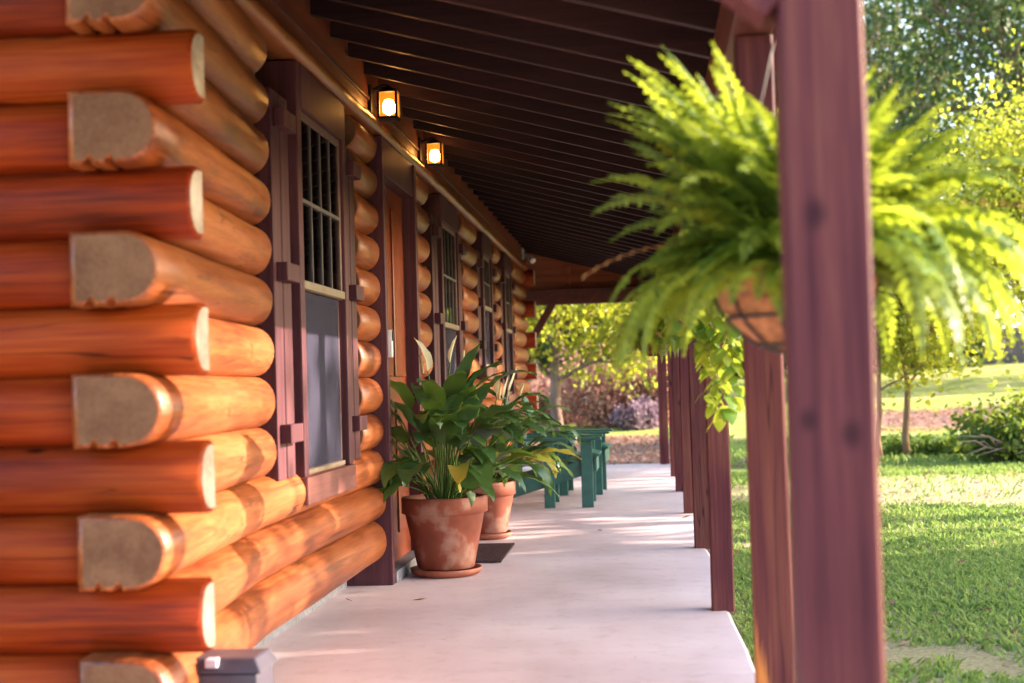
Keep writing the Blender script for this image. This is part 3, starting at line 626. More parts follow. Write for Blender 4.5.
# ------------------------------------------------------------------ fern in a coco basket
PI = math.pi
def fern_proto():
    t = empty('hanging_fern', (0, 0, 0)); r = random.Random(5)
    R, D = .185, .19
    prof = [(.02, -D)]+[(R*math.sin(a), -D*math.cos(a)) for a in [math.pi/2*k/9 for k in range(1, 10)]]
    prof += [(R-.012, .0), (R-.02, -.03), (.02, -.035)]
    MB().lathe(prof, (0, 0, 0), 36).build('coco_liner', 'coco', t)
    w = MB()
    for k in range(10):
        a = 2*math.pi*k/10
        w.tube([((R+.006)*math.sin(q)*math.cos(a), (R+.006)*math.sin(q)*math.sin(a), -(D+.006)*math.cos(q)) for q in [math.pi/2*j/8 for j in range(9)]], .0035, 5)
    for q in (.45, .95, math.pi/2):
        w.tube([((R+.007)*math.sin(q)*math.cos(a), (R+.007)*math.sin(q)*math.sin(a), -(D+.007)*math.cos(q)) for a in [2*math.pi*j/32 for j in range(33)]], .004, 5, False)
    w.build('wire_frame', 'wire', t)
    ch = MB()
    for k in range(3):
        a = 2*math.pi*k/3+.4; ch.tube([(R*math.cos(a), R*math.sin(a), 0), (0, 0, .62)], .003, 5)
    ch.tube([(0, 0, .62), (0, 0, .74)], .004, 5).tube([(0, 0, .72), (.02, 0, .74), (.012, 0, .765)], .004, 5)
    ch.build('chain', 'wire', t)
    L = Leaves()
    for i in range(350):
        az = r.uniform(0, 2*math.pi); tier = r.random()
        el = RAD(r.uniform(14, 60) if tier < .5 else r.uniform(52, 88)); ln = r.uniform(.25, .38) if tier < .5 else r.uniform(.33, .50)
        if i < 10: az = PI+r.uniform(-.9, .5); el = RAD(r.uniform(8, 34)); ln = r.uniform(.42, .53)
        elif i < 44: az = r.uniform(-1.2, .9); el = RAD(r.uniform(20, 60)); ln = r.uniform(.48, .66)
        if 44 <= i < 74: az = PI+r.uniform(-1.1, .9); el = RAD(r.uniform(64, 86)); ln = r.uniform(.44, .57)
        droop = RAD(r.uniform(60, 118) if i >= 44 else r.uniform(95, 135)) if tier < .5 or i < 44 else RAD(r.uniform(25, 120))
        if 44 <= i < 74: droop = RAD(r.uniform(25, 75))
        p = Vector((r.uniform(0, .09)*math.cos(az), r.uniform(0, .09)*math.sin(az), -.02)); n = 26; pts = [p.copy()]; ang = el; step = ln/n
        yaw = az; dy = r.uniform(-.012, .012)
        for k in range(n):
            tt = k/n; ang = el-droop*(tt**1.35); yaw += dy
            d = Vector((math.cos(ang)*math.cos(yaw), math.cos(ang)*math.sin(yaw), math.sin(ang))); p = p+d*step; pts.append(p.copy())
        L.tube(pts[::3]+[pts[-1]], .0018, 3)
        wmax = r.uniform(.046, .070); roll = r.uniform(-.5, .5)
        for k in range(3, n+1):
            tt = k/n; d = (pts[k]-pts[k-1]).normalized(); sd = d.cross(Vector((0, 0, 1)))
            sd = sd.normalized() if sd.length > .05 else Vector((-math.sin(yaw), math.cos(yaw), 0)); up = sd.cross(d)
            sd = (sd*math.cos(roll)+up*math.sin(roll)); up = sd.cross(d)
            wl = wmax*min(1, .45+tt*2.2)*(1-tt**2.6)+.004
            for sg in (-1, 1):
                tip = pts[k]+(sd*sg*.93+d*.38-up*.45*r.uniform(.1, 1.4))*wl; hw = step*.62
                m1 = pts[k].lerp(tip, .4); b = len(L.V)
                L.V += [tuple(pts[k]), tuple(m1-d*hw+up*.002), tuple(tip), tuple(m1+d*hw+up*.002)]; L.Fc.append((b, b+1, b+2, b+3))
    L.build('foliage', 'fern', t)
    # a few young leaves with rusty tips
    D_ = Leaves()
    for az, el, ln in ((2.95, .40, .50), (-.3, .5, .62)):
        p = Vector((0, 0, 0)); pts = [p.copy()]
        for k in range(16): a = el-1.0*(k/16)**1.3; p = p+Vector((math.cos(a)*math.cos(az), math.cos(a)*math.sin(az), math.sin(a)))*ln/16; pts.append(p.copy())
        D_.tube(pts, .0016, 3)
        for k in range(10, 17):
            for sg in (-1, 1):
                d = Vector((-math.sin(az), math.cos(az), -.3))*sg*.026; b = len(D_.V); q = pts[k]
                D_.V += [tuple(q), tuple(q+d*.5+Vector((0, 0, .006))), tuple(q+d), tuple(q+d*.5-Vector((0, 0, .006)))]; D_.Fc.append((b, b+1, b+2, b+3))
    D_.build('dry_frond', M['dry'], t)
    return t
M['dry'] = leafy('dry', [(.30, .16, .04), (.38, .14, .04), (.25, .12, .03)], (.5, .22, .05), .4, .6)
fern = fern_proto(); fern.location = (.345, 3.2, 1.305)
tag(fern, 'big bright green fern in a coco basket behind the nearest porch post', 'hanging plant', 'hanging ferns along the porch')
f2 = copy_tree(fern); f2.location = (.11, 12.5, 1.42); f2.rotation_euler.z = 1.9; f2.scale = (.8, .8, .8)
f2['label'] = 'smaller darker hanging fern far down the porch beside the distant posts'

def pothos():
    t = empty('hanging_pothos', (.345, 5.25, 1.52), 'yellow-green trailing pothos vine in a basket half hidden behind the big fern', 'hanging plant'); o = Vector((.345, 5.25, 1.52)); r = random.Random(8)
    pm = MB().lathe([(.02, -.13), (.09, -.13), (.13, -.01), (.135, 0), (.12, 0), (.115, -.03), (.02, -.03)], (0, 0, 0), 28).build('pot', 'coco', t)
    ch = MB()
    for k in range(3):
        a = 2*math.pi*k/3; ch.tube([(.13*math.cos(a), .13*math.sin(a), 0), (0, 0, .42)], .0025, 5)
    ch.tube([(0, 0, .42), (0, 0, .53)], .003, 5).build('chain', 'wire', t)
    L = Leaves(); S = Leaves()
    strands = [(-.10, -.05, .66), (-.07, -.09, .58), (-.12, .0, .50), (-.04, -.12, .62), (-.14, -.03, .36), (-.02, -.13, .42), (-.09, .02, .60),
               (-.21, -.05, .30), (-.23, -.02, .22), (.10, -.06, .3), (.12, .05, .34), (0, .13, .3), (-.05, -.1, .2), (.04, -.12, .5)]
    for sx, sy, ln in strands:
        n = 14; a = math.atan2(sy, sx); pts = [Vector((0, 0, -.01)), Vector((sx*.7, sy*.7, .04))]
        for k in range(n): pts.append(Vector((sx+r.uniform(-.012, .012)+.10*(k/n)*(r.random()-.3), sy+r.uniform(-.012, .012), -ln*k/n)))
        S.tube(pts, .0022, 4)
        for k in range(1, len(pts)):
            for q in range(3):
                az = r.uniform(0, 2*math.pi); l = r.uniform(.045, .078); c = pts[k]+Vector((math.cos(az), math.sin(az), .3))*.022
                d0 = Vector((math.cos(az)*.7, math.sin(az)*.7, -.45)); path = [c]
                for m in range(6): d0 = (d0+Vector((0, 0, -.16))).normalized(); path.append(path[-1]+d0*l/6)
                L.strip(blade_rows(path, Vector((math.cos(az+.3), math.sin(az+.3), .6)), l*.40, heart, -.12))
    L.build('leaves', 'pothos', t); S.build('stem', 'twig', t)
pothos()

# ------------------------------------------------------------------ peace lilies
def lily(name_loc, seed, R, Hh, label, nleaf, spread, manual=(), flowers=(), up=.0, pot_r=.238, pot_h=.40, yl=6, bias=(0, 0)):
    x0, y0 = name_loc; r = random.Random(seed)
    t = empty('potted_peace_lily', (x0, y0, .04), label, 'potted plant', 'potted peace lilies on the porch')
    k = pot_r/.238; h = pot_h
    pr = [(.02, .0), (.150*k, .0), (.160*k, .008), (.222*k, h-.098), (.228*k, h-.092), (.242*k, h-.088), (.243*k, h-.010), (.236*k, h), (.220*k, h), (.214*k, h-.03), (.205*k, h-.06)]
    MB().lathe(pr, (0, 0, 0), 56).build('pot', 'terracotta', t)
    MB().lathe([(.208*k, h-.045), (.15*k, h-.03), (.001, h-.022)], (0, 0, 0), 30).build('soil', 'soil', t)
    G, St = Leaves(), Leaves()
    base = Vector((0, 0, h-.03))
    def leaf(dst, a0, lp, el, llen, lw, curl, azl=None, fold=.18):
        """petiole of length lp leaves at elevation el, blade of length llen curls down by curl"""
        azl = a0 if azl is None else azl
        b0 = base+Vector((math.cos(a0), math.sin(a0), 0))*r.uniform(.01, .10*k)
        p = b0.copy(); pts = [p.copy()]; ang = min(RAD(88), el+.22)
        for q in range(7):
            ang = el+.22-.35*(q/6); p = p+Vector((math.cos(ang)*math.cos(a0), math.cos(ang)*math.sin(a0), math.sin(ang)))*lp/7; pts.append(p.copy())
        St.tube(pts, .0042, 4)
        path = [p.copy()]; n = 11; tw = r.uniform(-.5, .5); az = a0
        for q in range(n):
            tt = q/(n-1); a = ang-curl*tt**1.1; az = a0+(azl-a0)*tt
            p = p+Vector((math.cos(a)*math.cos(az), math.cos(a)*math.sin(az), math.sin(a)))*llen/n; path.append(p.copy())
        up_ = Vector((-math.cos(az)*math.sin(ang)+.4*tw*math.sin(az), -math.sin(az)*math.sin(ang)-.4*tw*math.cos(az), abs(math.cos(ang))+.35))
        rows = blade_rows(path, up_, lw*.5, ell, fold)
        for q in range(len(rows)//3):       # gentle ripple at the margin
            wv = .06*lw*math.sin(q*1.7+seed+a0*9)
            rows[3*q] = rows[3*q]+Vector((0, 0, wv)); rows[3*q+2] = rows[3*q+2]+Vector((0, 0, -wv*.7))
        dst.strip(rows)
    for i in range(nleaf):
        Yl = Leaves(); u = (i+.5)/nleaf; a0 = r.uniform(0, 2*math.pi)
        a0v = Vector((math.cos(a0)+bias[0], math.sin(a0)+bias[1])); a0 = math.atan2(a0v.y, a0v.x)
        el = RAD(87-66*u**1.0+r.uniform(-8, 8)); lp = (Hh*(.62-.30*u))*r.uniform(.75, 1.12)+.02; ll = r.uniform(.28, .42)*spread; lw = ll*r.uniform(.38, .48)
        leaf(G if i >= yl else Yl, a0, lp if i >= yl else Hh*.42, el if i >= yl else RAD(32), ll, lw, RAD(r.uniform(45, 125)), a0+r.uniform(-.35, .35))
        if i < yl: Yl.build('yellowing_leaf', 'lily_yellow', t)
    for m in manual: leaf(G, *m)
    for (a0, lp, el, ll, lw, curl) in flowers:
        Fl, Sd = Leaves(), Leaves(); leaf(Fl, a0, lp, el, ll, lw, curl, None, .55)
        b0 = base; d = Vector((math.cos(el-.1)*math.cos(a0), math.cos(el-.1)*math.sin(a0), math.sin(el-.1)))
        c = base+d*lp*.99; Sd.tube([c, c+d*ll*.45+Vector((0, 0, .01))], [.008, .006], 6)
        fo = Fl.build('flower_spathe', 'spathe', t); Sd.build('flower_spike', M['spike'], fo)
    G.build('leaves', 'lily', t); St.build('stalks', M['stalk'], t)
    s = MB().lathe([(.02, .0), (.165*k, .0), (.19*k, .008), (.203*k, .040), (.196*k, .041), (.182*k, .014), (.02, .012)], (x0, y0, .002), 48).build('saucer', 'saucer')
    tag(s, 'terracotta saucer under the '+('front' if seed == 21 else 'rear')+' peace lily pot', 'saucer', 'saucers under the pots')
    return t
M['stalk'] = leafy('stalk', [(.05, .12, .025), (.09, .17, .03), (.13, .20, .05)], (.2, .3, .05), .2, .4)
M['spike'] = plain('spike', (.5, .45, .25), .7)
PI = math.pi
lily((-1.128, 7.955), 21, .5, .86, 'large peace lily in a big terracotta pot with white stains, by the door', 76, 1.0, bias=(.22, .05),
     manual=[(-.5, .60, RAD(84), .34, .13, RAD(35)), (-.2, .55, RAD(80), .36, .15, RAD(60)), (PI-.3, .36, RAD(62), .34, .14, RAD(115)), (PI-.1, .30, RAD(48), .32, .13, RAD(110)), (PI+.6, .42, RAD(60), .32, .14, RAD(120)), (-1.2, .36, RAD(70), .34, .15, RAD(110)), (-1.8, .33, RAD(66), .33, .14, RAD(120)), (.1, .5, RAD(55), .34, .13, RAD(90)), (-.4, .46, RAD(50), .34, .13, RAD(95))],
     flowers=[(PI-.25, .74, RAD(87), .21, .10, RAD(25)), (.5, .78, RAD(86), .17, .06, RAD(10))])
lily((-1.09, 9.80), 22, .45, .78, 'smaller peace lily in a brown terracotta pot behind the front one', 62, .95,
     manual=[(0, .50, RAD(42), .34, .13, RAD(110)), (-.3, .48, RAD(38), .34, .13, RAD(105)), (.3, .46, RAD(50), .33, .13, RAD(100)), (-.6, .50, RAD(48), .34, .14, RAD(110)), (-.15, .52, RAD(56), .34, .12, RAD(80))],
     flowers=[(.2, .66, RAD(74), .20, .06, RAD(-8)), (-.3, .60, RAD(80), .17, .05, RAD(-6)), (.9, .62, RAD(82), .17, .05, RAD(0))], pot_r=.195, pot_h=.35, yl=8, bias=(.45, -.1))

LOCAL[0] = False
# ------------------------------------------------------------------ doormat, chairs, box
dm = MB().box(-1.55, -.865, 8.42, 9.33, .003, .017).build('doormat', 'mat', None, .004); tag(dm, 'dark rectangular doormat lying in front of the door', 'doormat')

def chair_proto():
    """facing +x; near side at y=0, far side at y=.62; origin at front legs' feet"""
    t = empty('adirondack_chair', (0, 0, 0))
    for y in (0, .60): MB().box(-.045, .055, y, y+.030, 0, .565).build('front_leg', 'teal', t, .004)
    for y in (.034, .566): MB().bar((.06, y+.01, .36), (-.92, y+.01, .07), .024, .13).build('side_rail', 'teal', t, .004)
    for y in (.0, .60): MB().box(-.36, -.27, y, y+.028, 0, .565).build('rear_leg', 'teal', t, .004)
    for y in (-.045, .535): MB().box(-.64, .13, y, y+.14, .567, .589).build('arm', 'teal', t, .005)
    s = MB()
    for i in range(6): x = .075-.092*i; s.bar((x, .02, .44+(x-.06)*.296), (x, .61, .44+(x-.06)*.296), .080, .020, (.28, 0, 1))
    s.build('seat', 'teal', t, .003)
    MB().box(.066, .088, .026, .604, .30, .41).build('front_apron', 'teal', t, .003)
    b = MB()
    for i in range(5):
        y = .075+.12*i; hh = .78-.035*abs(i-2)**1.5
        b.bar((-.40, y, .24), (-.40-hh*.40, y, .24+hh*.90), .105, .02, (0.9, 0, .4))
    b.build('backrest', 'teal', t, .003)
    MB().box(-.60, -.575, -.01, .64, .50, .566).build('back_rail', 'teal', t, .003)
    return t
ch = chair_proto(); tag(ch, 'dark green wooden slat armchair nearer the camera, beside the potted lilies', 'chair', 'green slat chairs on the porch'); ch.location = (-.49, 12.0, .002)
c2 = copy_tree(ch); c2.location = (-.45, 13.32, .002); c2.rotation_euler.z = RAD(-2); c2['label'] = 'dark green wooden slat armchair behind the other one, nearer the porch end'

def bait_box():
    t = empty('plastic_box', (-1.18, 4.12, 0), 'small dark grey plastic box with a sloped lid beside the lowest corner logs', 'box')
    x0, x1, y0, y1 = -1.33, -1.11, 4.0, 4.19
    b = MB(); b.add([(x0, y0, 0), (x1, y0, 0), (x1, y1, 0), (x0, y1, 0), (x0+.012, y0+.01, .252), (x1-.012, y0+.01, .252), (x1-.012, y1-.01, .252), (x0+.012, y1-.01, .252)],
                    [(3, 2, 1, 0), (4, 5, 6, 7), (0, 1, 5, 4), (1, 2, 6, 5), (2, 3, 7, 6), (3, 0, 4, 7)])
    b.build('body', 'box', t, .01, 3)
    b = MB(); b.add([(x0-.006, y0-.006, .254), (x1+.006, y0-.006, .254), (x1+.006, y1+.006, .254), (x0-.006, y1+.006, .254), (x0+.02, y0+.022, .296), (x1-.02, y0+.022, .296), (x1-.02, y1-.022, .296), (x0+.02, y1-.022, .296)],
                    [(3, 2, 1, 0), (4, 5, 6, 7), (0, 1, 5, 4), (1, 2, 6, 5), (2, 3, 7, 6), (3, 0, 4, 7)])
    b.build('lid', 'box', t, .008, 3)
    MB().box(x0+.06, x0+.095, y0-.010, y0+.03, .272, .297).build('latch', 'flash_light', t, .004)
    MB().tube([(x0+.085, y0-.004, .13), (x0+.085, y0+.02, .13)], .042, 20).build('entry_hole', 'box_dark', t)
bait_box()

LOCAL[0] = True
# ------------------------------------------------------------------ trees and shrubs
def leaf_cloud(C, S, size, rs, flat=.5):
    """leaves (bent quads) at centres C with sizes; random orientation leaning outward/up"""
    n = len(C); ax = rs.normal(size=(n, 3)); ax[:, 2] -= .35; ax /= np.linalg.norm(ax, axis=1)[:, None]
    q = rs.normal(size=(n, 3)); sd = np.cross(ax, q); sd /= np.linalg.norm(sd, axis=1)[:, None]; nn = np.cross(sd, ax)
    L = (size*rs.uniform(.6, 1.35, n))[:, None]; W = L*rs.uniform(.26, .42, n)[:, None]
    tip = C+ax*L; mid = C+ax*L*.45-nn*L*.08
    V = np.stack([C, mid-sd*W, tip-nn*L*.12, mid+sd*W], 1).reshape(-1, 3)
    Fc = np.arange(4*n).reshape(n, 4)
    return V, Fc
def grow(r, base, height, rad, n_main, spread, lean=(0, 0), fork=.38, levels=2, droop=0):
    """trunk and limbs -> (MB, twig tips)"""
    mb = MB(); tips = []
    top = base+Vector((lean[0], lean[1], height*.8)); n = 9
    tp = []
    for i in range(n+1):
        t = i/n; tp.append(base.lerp(top, t)+Vector((r.uniform(-1, 1), r.uniform(-1, 1), 0))*height*.012*(1 if 0 < i else 0))
    mb.tube(tp, [rad*(1.25 if i == 0 else 1)*(1-.78*i/n) for i in range(n+1)], 9)
    def limb(p, d, ln, rr, lev):
        pts = [p.copy()]; q = p.copy(); dd = d.copy()
        for k in range(5):
            dd = (dd+Vector((r.uniform(-.25, .25), r.uniform(-.25, .25), r.uniform(-.12, .22)-droop))).normalized(); q = q+dd*ln/5; pts.append(q.copy())
        mb.tube(pts, [rr*(1-.75*k/5) for k in range(6)], 6 if lev > 0 else 4, False)
        if lev == 0: tips.extend(pts[2:]); return
        for k in range(2, 6):
            for _ in range(2 if k < 5 else 2):
                nd = (dd+Vector((r.uniform(-1, 1), r.uniform(-1, 1), r.uniform(-.5, .8)))*.9).normalized()
                limb(pts[k], nd, ln*r.uniform(.38, .62), rr*.42, lev-1)
    for i in range(n_main):
        t = fork+(1-fork)*(i+.3)/n_main; k = min(n, int(t*n)); a = i*2.4+r.uniform(-.5, .5)
        d = Vector((math.cos(a), math.sin(a), r.uniform(.25, .9))).normalized()
        limb(tp[k], d, spread*r.uniform(.7, 1.1)*(1.15-.5*t), rad*.5*(1.1-.6*t), levels)
    tips.append(tp[-1])
    return mb, tips
def tree(name, loc, seed, height, rad, spread, nleaf, size, mat, bark, label, cat='tree', group=None, n_main=8, lean=(0, 0), fork=.35, clump=.16, levels=2, droop=0, zmin=.25, zmax=99):
    r = random.Random(seed); rs = np.random.RandomState(seed)
    z = float(gz(loc[0], loc[1]))-.05
    t = empty(name, (loc[0], loc[1], z), label, cat, group)
    mb, tips = grow(r, Vector((0, 0, 0)), height, rad, n_main, spread, lean, fork, levels, droop)
    
    mb.build('trunk', bark, t)
    T = np.array([tuple(p) for p in tips]); idx = rs.randint(0, len(T), nleaf)
    w = rs.uniform(.35, 1.0, len(T)); keep = rs.uniform(size=nleaf) < w[idx]; idx = idx[keep]
    C = T[idx]+rs.normal(size=(len(idx), 3))*spread*clump
    C = C[(C[:, 2] > zmin) & (C[:, 2] < zmax)]
    V, Fc = leaf_cloud(C, None, size, rs)
    mesh_np('crown', V, Fc, mat, t)
    return t
def shrub(name, loc, seed, rx, ry, h, nleaf, size, mat, label, group=None, twigs=14, bare=0):
    r = random.Random(seed); rs = np.random.RandomState(seed); z = float(gz(loc[0], loc[1]))
    t = empty(name, (loc[0], loc[1], z), label, 'shrub', group); mb = MB(); tips = []
    for i in range(twigs):
        a = r.uniform(0, 2*PI); q = math.sqrt(r.random()); e = Vector((rx*q*math.cos(a), ry*q*math.sin(a), h*(1-.45*q*q)*r.uniform(.55, 1.05)))
        s = Vector((e.x*.45, e.y*.45, 0)); pts = [s.lerp(e, k/5)+Vector((r.uniform(-1, 1), r.uniform(-1, 1), r.uniform(-1, 1)))*.05*h for k in range(6)]
        mb.tube(pts, [.016*h*(1.2-k/6) for k in range(6)], 5, False); tips += pts[1:]
    for i in range(bare):
        a = r.uniform(PI*.8, PI*1.9); s = Vector((r.uniform(-rx, rx)*.6, -ry*.5, h*.2)); e = s+Vector((math.cos(a)*r.uniform(.3, .9), -r.uniform(.1, .5), r.uniform(-.1, .5)*h))
        mb.tube([s, s.lerp(e, .5)+Vector((0, 0, .07)), e], [.018, .013, .006], 5)
    mb.build('stems', 'twig', t)
    T = np.array([tuple(p) for p in tips]); idx = rs.randint(0, len(T), nleaf); C = T[idx]+rs.normal(size=(nleaf, 3))*np.array([rx, ry, h])*.13
    C = C[C[:, 2] > .02]; V, Fc = leaf_cloud(C, None, size, rs); mesh_np('leaves', V, Fc, mat, t)
    return t
# beyond the end of the porch
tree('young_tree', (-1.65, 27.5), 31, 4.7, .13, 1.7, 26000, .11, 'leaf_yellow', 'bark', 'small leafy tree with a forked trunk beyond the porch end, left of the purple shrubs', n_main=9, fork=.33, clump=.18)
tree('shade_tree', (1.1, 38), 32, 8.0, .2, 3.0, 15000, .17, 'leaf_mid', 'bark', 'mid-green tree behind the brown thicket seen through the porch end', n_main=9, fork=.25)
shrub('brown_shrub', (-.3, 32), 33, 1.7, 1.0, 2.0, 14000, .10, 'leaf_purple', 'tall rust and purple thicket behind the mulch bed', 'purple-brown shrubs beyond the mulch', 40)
shrub('brown_shrub', (-2.3, 33.5), 34, 1.3, 1.0, 1.1, 4500, .14, 'leaf_purple', 'low purple-brown shrub behind the forked tree trunk', 'purple-brown shrubs beyond the mulch', 30)
shrub('lavender_shrub', (-.08, 30.6), 35, .55, .5, .62, 2600, .09, 'leaf_lavender', 'low rounded grey-lavender shrub in front of the rusty thicket', None, 24)
# right-hand yard
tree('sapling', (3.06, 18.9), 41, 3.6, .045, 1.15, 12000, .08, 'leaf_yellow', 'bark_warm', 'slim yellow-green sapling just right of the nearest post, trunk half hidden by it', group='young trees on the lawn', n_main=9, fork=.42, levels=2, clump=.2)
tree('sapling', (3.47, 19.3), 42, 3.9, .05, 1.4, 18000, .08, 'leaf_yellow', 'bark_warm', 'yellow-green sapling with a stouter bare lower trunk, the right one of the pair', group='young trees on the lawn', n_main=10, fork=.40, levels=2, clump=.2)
shrub('green_bush', (4.75, 18.2), 43, .85, .6, .82, 5200, .085, 'leaf_mid', 'low dark green bush with bare twigs at the right edge of the lawn', None, 34, 14)
shrub('green_bush', (3.9, 19.4), 44, .8, .4, .34, 1900, .08, 'leaf_mid', 'straggly low weeds between the sapling and the green bush', None, 20, 3)
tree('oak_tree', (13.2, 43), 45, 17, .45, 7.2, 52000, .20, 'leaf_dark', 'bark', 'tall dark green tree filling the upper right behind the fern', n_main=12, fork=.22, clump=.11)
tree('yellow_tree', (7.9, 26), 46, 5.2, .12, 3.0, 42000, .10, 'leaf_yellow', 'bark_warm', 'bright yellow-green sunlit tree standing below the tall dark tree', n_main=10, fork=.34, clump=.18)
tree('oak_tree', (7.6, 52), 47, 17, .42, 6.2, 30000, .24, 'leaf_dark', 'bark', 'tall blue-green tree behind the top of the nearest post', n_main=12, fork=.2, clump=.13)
for i, (x, y, h, mt, lab) in enumerate([(-9, 62, 13, 'leaf_mid', 'tall tree at the far left behind the forked tree'), (-1.5, 66, 14, 'leaf_dark', 'tall dark tree far behind the brown thicket'), (6, 70, 14, 'leaf_mid', 'tall tree far back beyond the porch posts'), (14, 74, 15, 'leaf_dark', 'tall dark tree far back above the grey fence'), (23, 76, 16, 'leaf_mid', 'tall tree far back at the right edge of the fence'), (20, 50, 13, 'leaf_dark', 'tall tree beyond the bright lawn at the right edge')]):
    tree('background_tree', (x, y), 60+i, h, .3, 5.2, 9000, .42, mt, 'bark', lab, group='far trees closing the view', n_main=11, fork=.16, clump=.15)
LOCAL[0] = False
for i, (x, y, rx, h, mt) in enumerate([(-7.5, 57, 2.6, 3.4, 'leaf_mid'), (-3.6, 58, 2.6, 4.0, 'leaf_dark'), (.3, 57.5, 2.5, 3.6, 'leaf_mid'), (4.2, 59, 2.6, 4.2, 'leaf_dark'), (8.3, 58, 2.6, 4.4, 'leaf_mid'), (12.2, 60, 2.4, 4.0, 'leaf_dark')]):
    LOCAL[0] = True
    shrub('background_shrub', (x, y), 90+i, rx, 1.2, h, 5200, .30, mt, ['broad leafy bush far behind the forked tree', 'dark tall bush far behind the purple shrubs', 'mid-green bush far back between the porch end and the posts', 'dark bush far back behind the row of posts', 'mid-green bush far back behind the nearest post', 'dark bush at the left end of the grey fence'][i], 'bushes along the far edge of the lawn', 40)
LOCAL[0] = False
fe = empty('board_fence', (19, 62, float(gz(19, 62))), 'grey-purple board fence along the far edge of the lawn', 'fence')
b = MB(); zf = float(gz(19, 62))
for i in range(90):
    x = 13.5+i*.155; b.box(x, x+.148, 61.98, 62.0, zf-.1, zf+1.45+.02*math.sin(i*5.1))
b.build('board_panel', 'fence', fe); MB().box(13.5, 27.4, 62.002, 62.05, zf+1.1, zf+1.2).box(13.5, 27.4, 62.002, 62.05, zf+.2, zf+.3).build('rail', 'fence', fe)

# unseen trees at right, the low one added; crowns cut to shade the porch
for i, (x, y, h, zm_, sp_, lab) in enumerate([(12.5, 13.2, 10.0, 4.9, 3.4, 'broad tree on the side lawn opposite the cabin door'), (13.5, 21.6, 10.5, 5.3, 3.4, 'broad tree on the side lawn opposite the porch chairs'), (12.5, 9.2, 5.6, 4.2, 2.5, 'unseen low tree added opposite the first window to shade the porch floor')]):
    LOCAL[0] = True
    tree('unseen_lawn_tree', (x, y), 80+i, h, .25, sp_, 16000, .26, 'leaf_mid', 'bark', lab, group='trees on the side lawn', n_main=12, fork=.50, clump=.16, zmin=zm_, zmax=5.75 if i == 2 else 99)
LOCAL[0] = False

# ------------------------------------------------------------------ grass blades
def grass():
    rs = np.random.RandomState(7); out = []
    def patch(n, x0, x1, y0, y1, h):
        X = rs.uniform(x0, x1, n); Y = rs.uniform(y0, y1, n)
        k = np.array([noise.noise(Vector((a*.9, b_*.9, 3.3)))+.5*noise.noise(Vector((a*3, b_*3, 8.))) for a, b_ in zip(X, Y)])
        dry = (((X-4.6)/4.6)**2+((Y-14.2)/2.2)**2) < .9
        ok = (k+rs.uniform(-.25, .25, n) > -.34) & (X > .42) & ~(dry & (rs.uniform(size=n) < .88))
        X, Y = X[ok], Y[ok]; H = h*rs.uniform(.5, 1.4, len(X)); out.append((X, Y, H))
    patch(34000, .42, 3.0, 4.6, 10.5, .034); patch(30000, .42, 4.8, 10.5, 18.0, .042); patch(12000, .8, 8, 18, 26, .08); patch(9000, -3, 1.6, 26.5, 30, .09)
    X, Y, H = (np.concatenate([o[i] for o in out]) for i in range(3)); n = len(X)
    Z = gz(X, Y)-.005; a = rs.uniform(0, 2*PI, n); ln = rs.uniform(.2, 1.3, n)*H; w = .0045+.05*H*rs.uniform(.6, 1.2, n)
    w = w*(1+Y*.03)
    dx, dy = np.cos(a), np.sin(a); B = np.stack([X, Y, Z], 1); S = np.stack([-dy*w, dx*w, 0*w], 1); D = np.stack([dx*ln, dy*ln, H], 1); Dm = np.stack([dx*ln*.35, dy*ln*.35, H*.65], 1)
    V = np.stack([B-S, B+S, B+Dm+S*.8, B+D, B+Dm-S*.8], 1).reshape(-1, 3); Fc = np.arange(5*n).reshape(n, 5)
    tag(mesh_np('grass', V, Fc, 'grass'), 'short patchy green grass on the lawn beside the porch', 'grass', kind='stuff')
grass()

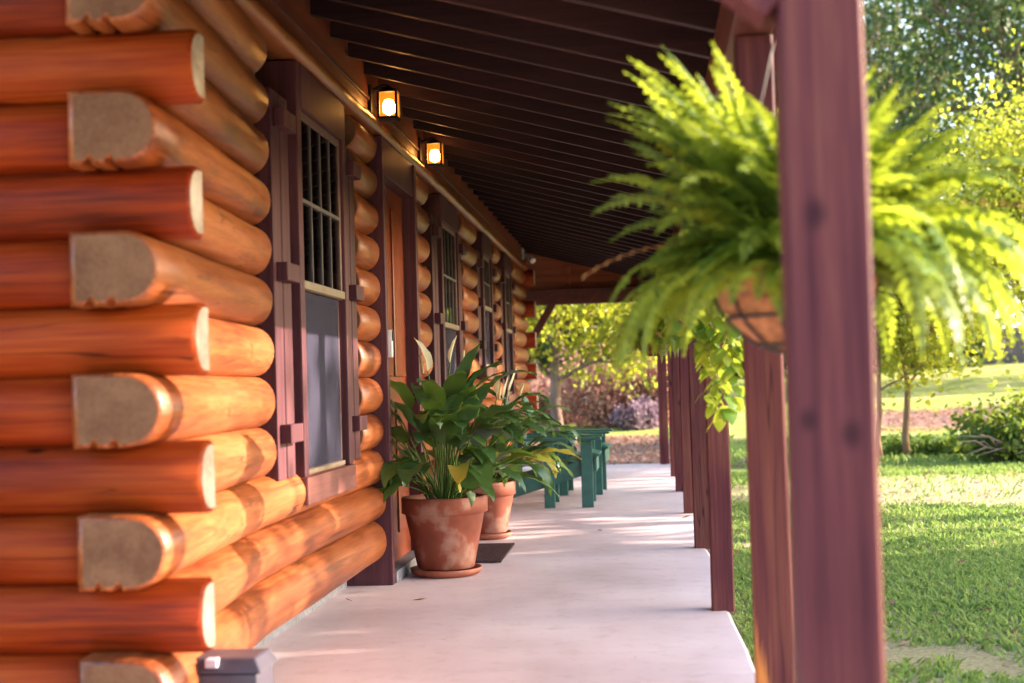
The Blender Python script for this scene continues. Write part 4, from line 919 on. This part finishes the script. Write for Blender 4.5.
M['litter'] = leafy('litter', [(.16, .07, .05), (.30, .16, .10), (.42, .28, .18)], (.4, .2, .1), .25, .8, 3)
def litter():
    rs = np.random.RandomState(9); out = []
    for n, x0, x1, y0, y1 in ((6500, -3.2, 1.6, 18.5, 28.5), (5000, 3.5, 11.5, 27.5, 35.5), (420, .5, 5.5, 5, 17)):
        X = rs.uniform(x0, x1, n); Y = rs.uniform(y0, y1, n); out.append(np.stack([X, Y, gz(X, Y)+.012], 1))
    X = rs.uniform(-1.5, .3, 8); Y = rs.uniform(6.2, 17, 8); out.append(np.stack([X, Y, 0*X+.003], 1))
    C = np.concatenate(out); rs2 = np.random.RandomState(3); n = len(C); a = rs2.uniform(0, 2*PI, n); L = rs2.uniform(.035, .075, n)*(1+.02*C[:, 1])
    d = np.stack([np.cos(a), np.sin(a), rs2.uniform(-.1, .5, n)], 1); q = np.stack([-np.sin(a), np.cos(a), rs2.uniform(-.4, .4, n)], 1)
    V = np.stack([C, C+(d*.5+q*.28)*L[:, None], C+d*L[:, None]+np.array([0, 0, .004]), C+(d*.5-q*.28)*L[:, None]], 1).reshape(-1, 3)
    tag(mesh_np('leaf_litter', V, np.arange(4*n).reshape(n, 4), 'litter'), 'dry brown leaf litter scattered over the mulch beds, lawn and porch floor', 'leaf litter', kind='stuff')
litter()

# ------------------------------------------------------------------ light
SUN_AZ, SUN_EL = RAD(12), RAD(22)          # azimuth from +x towards +y
sd = Vector((math.cos(SUN_EL)*math.cos(SUN_AZ), math.cos(SUN_EL)*math.sin(SUN_AZ), math.sin(SUN_EL)))
sl = bpy.data.lights.new('sun', 'SUN'); sl.energy = 3.8; sl.angle = RAD(.5); sl.color = (1, .81, .66)
so = bpy.data.objects.new('sun', sl); so.rotation_euler = sd.to_track_quat('Z', 'Y').to_euler(); COL.objects.link(so)
w = bpy.data.worlds.new('World'); sc.world = w; w.use_nodes = True
nt = w.node_tree; nt.nodes.clear(); o = nt.nodes.new('ShaderNodeOutputWorld'); bg = nt.nodes.new('ShaderNodeBackground'); sk = nt.nodes.new('ShaderNodeTexSky')
sk.sky_type = 'NISHITA'; sk.sun_disc = False; sk.sun_elevation = SUN_EL; sk.sun_rotation = PI/2-SUN_AZ; sk.air_density = 1.0; sk.dust_density = 2.0; sk.ozone_density = 1.0
nt.links.new(sk.outputs[0], bg.inputs[0]); bg.inputs[1].default_value = .15; nt.links.new(bg.outputs[0], o.inputs[0])

sc.render.engine = 'CYCLES'
sc.cycles.use_denoising = True; sc.cycles.max_bounces = 8; sc.cycles.diffuse_bounces = 5; sc.cycles.glossy_bounces = 3; sc.cycles.transmission_bounces = 6; sc.cycles.transparent_max_bounces = 12
sc.cycles.sample_clamp_indirect = 6.0; sc.cycles.caustics_reflective = False; sc.cycles.caustics_refractive = False
sc.view_settings.view_transform = 'Standard'; sc.view_settings.look = 'None'; sc.view_settings.exposure = 2.78; sc.view_settings.gamma = 1; sc.view_settings.use_curve_mapping = False
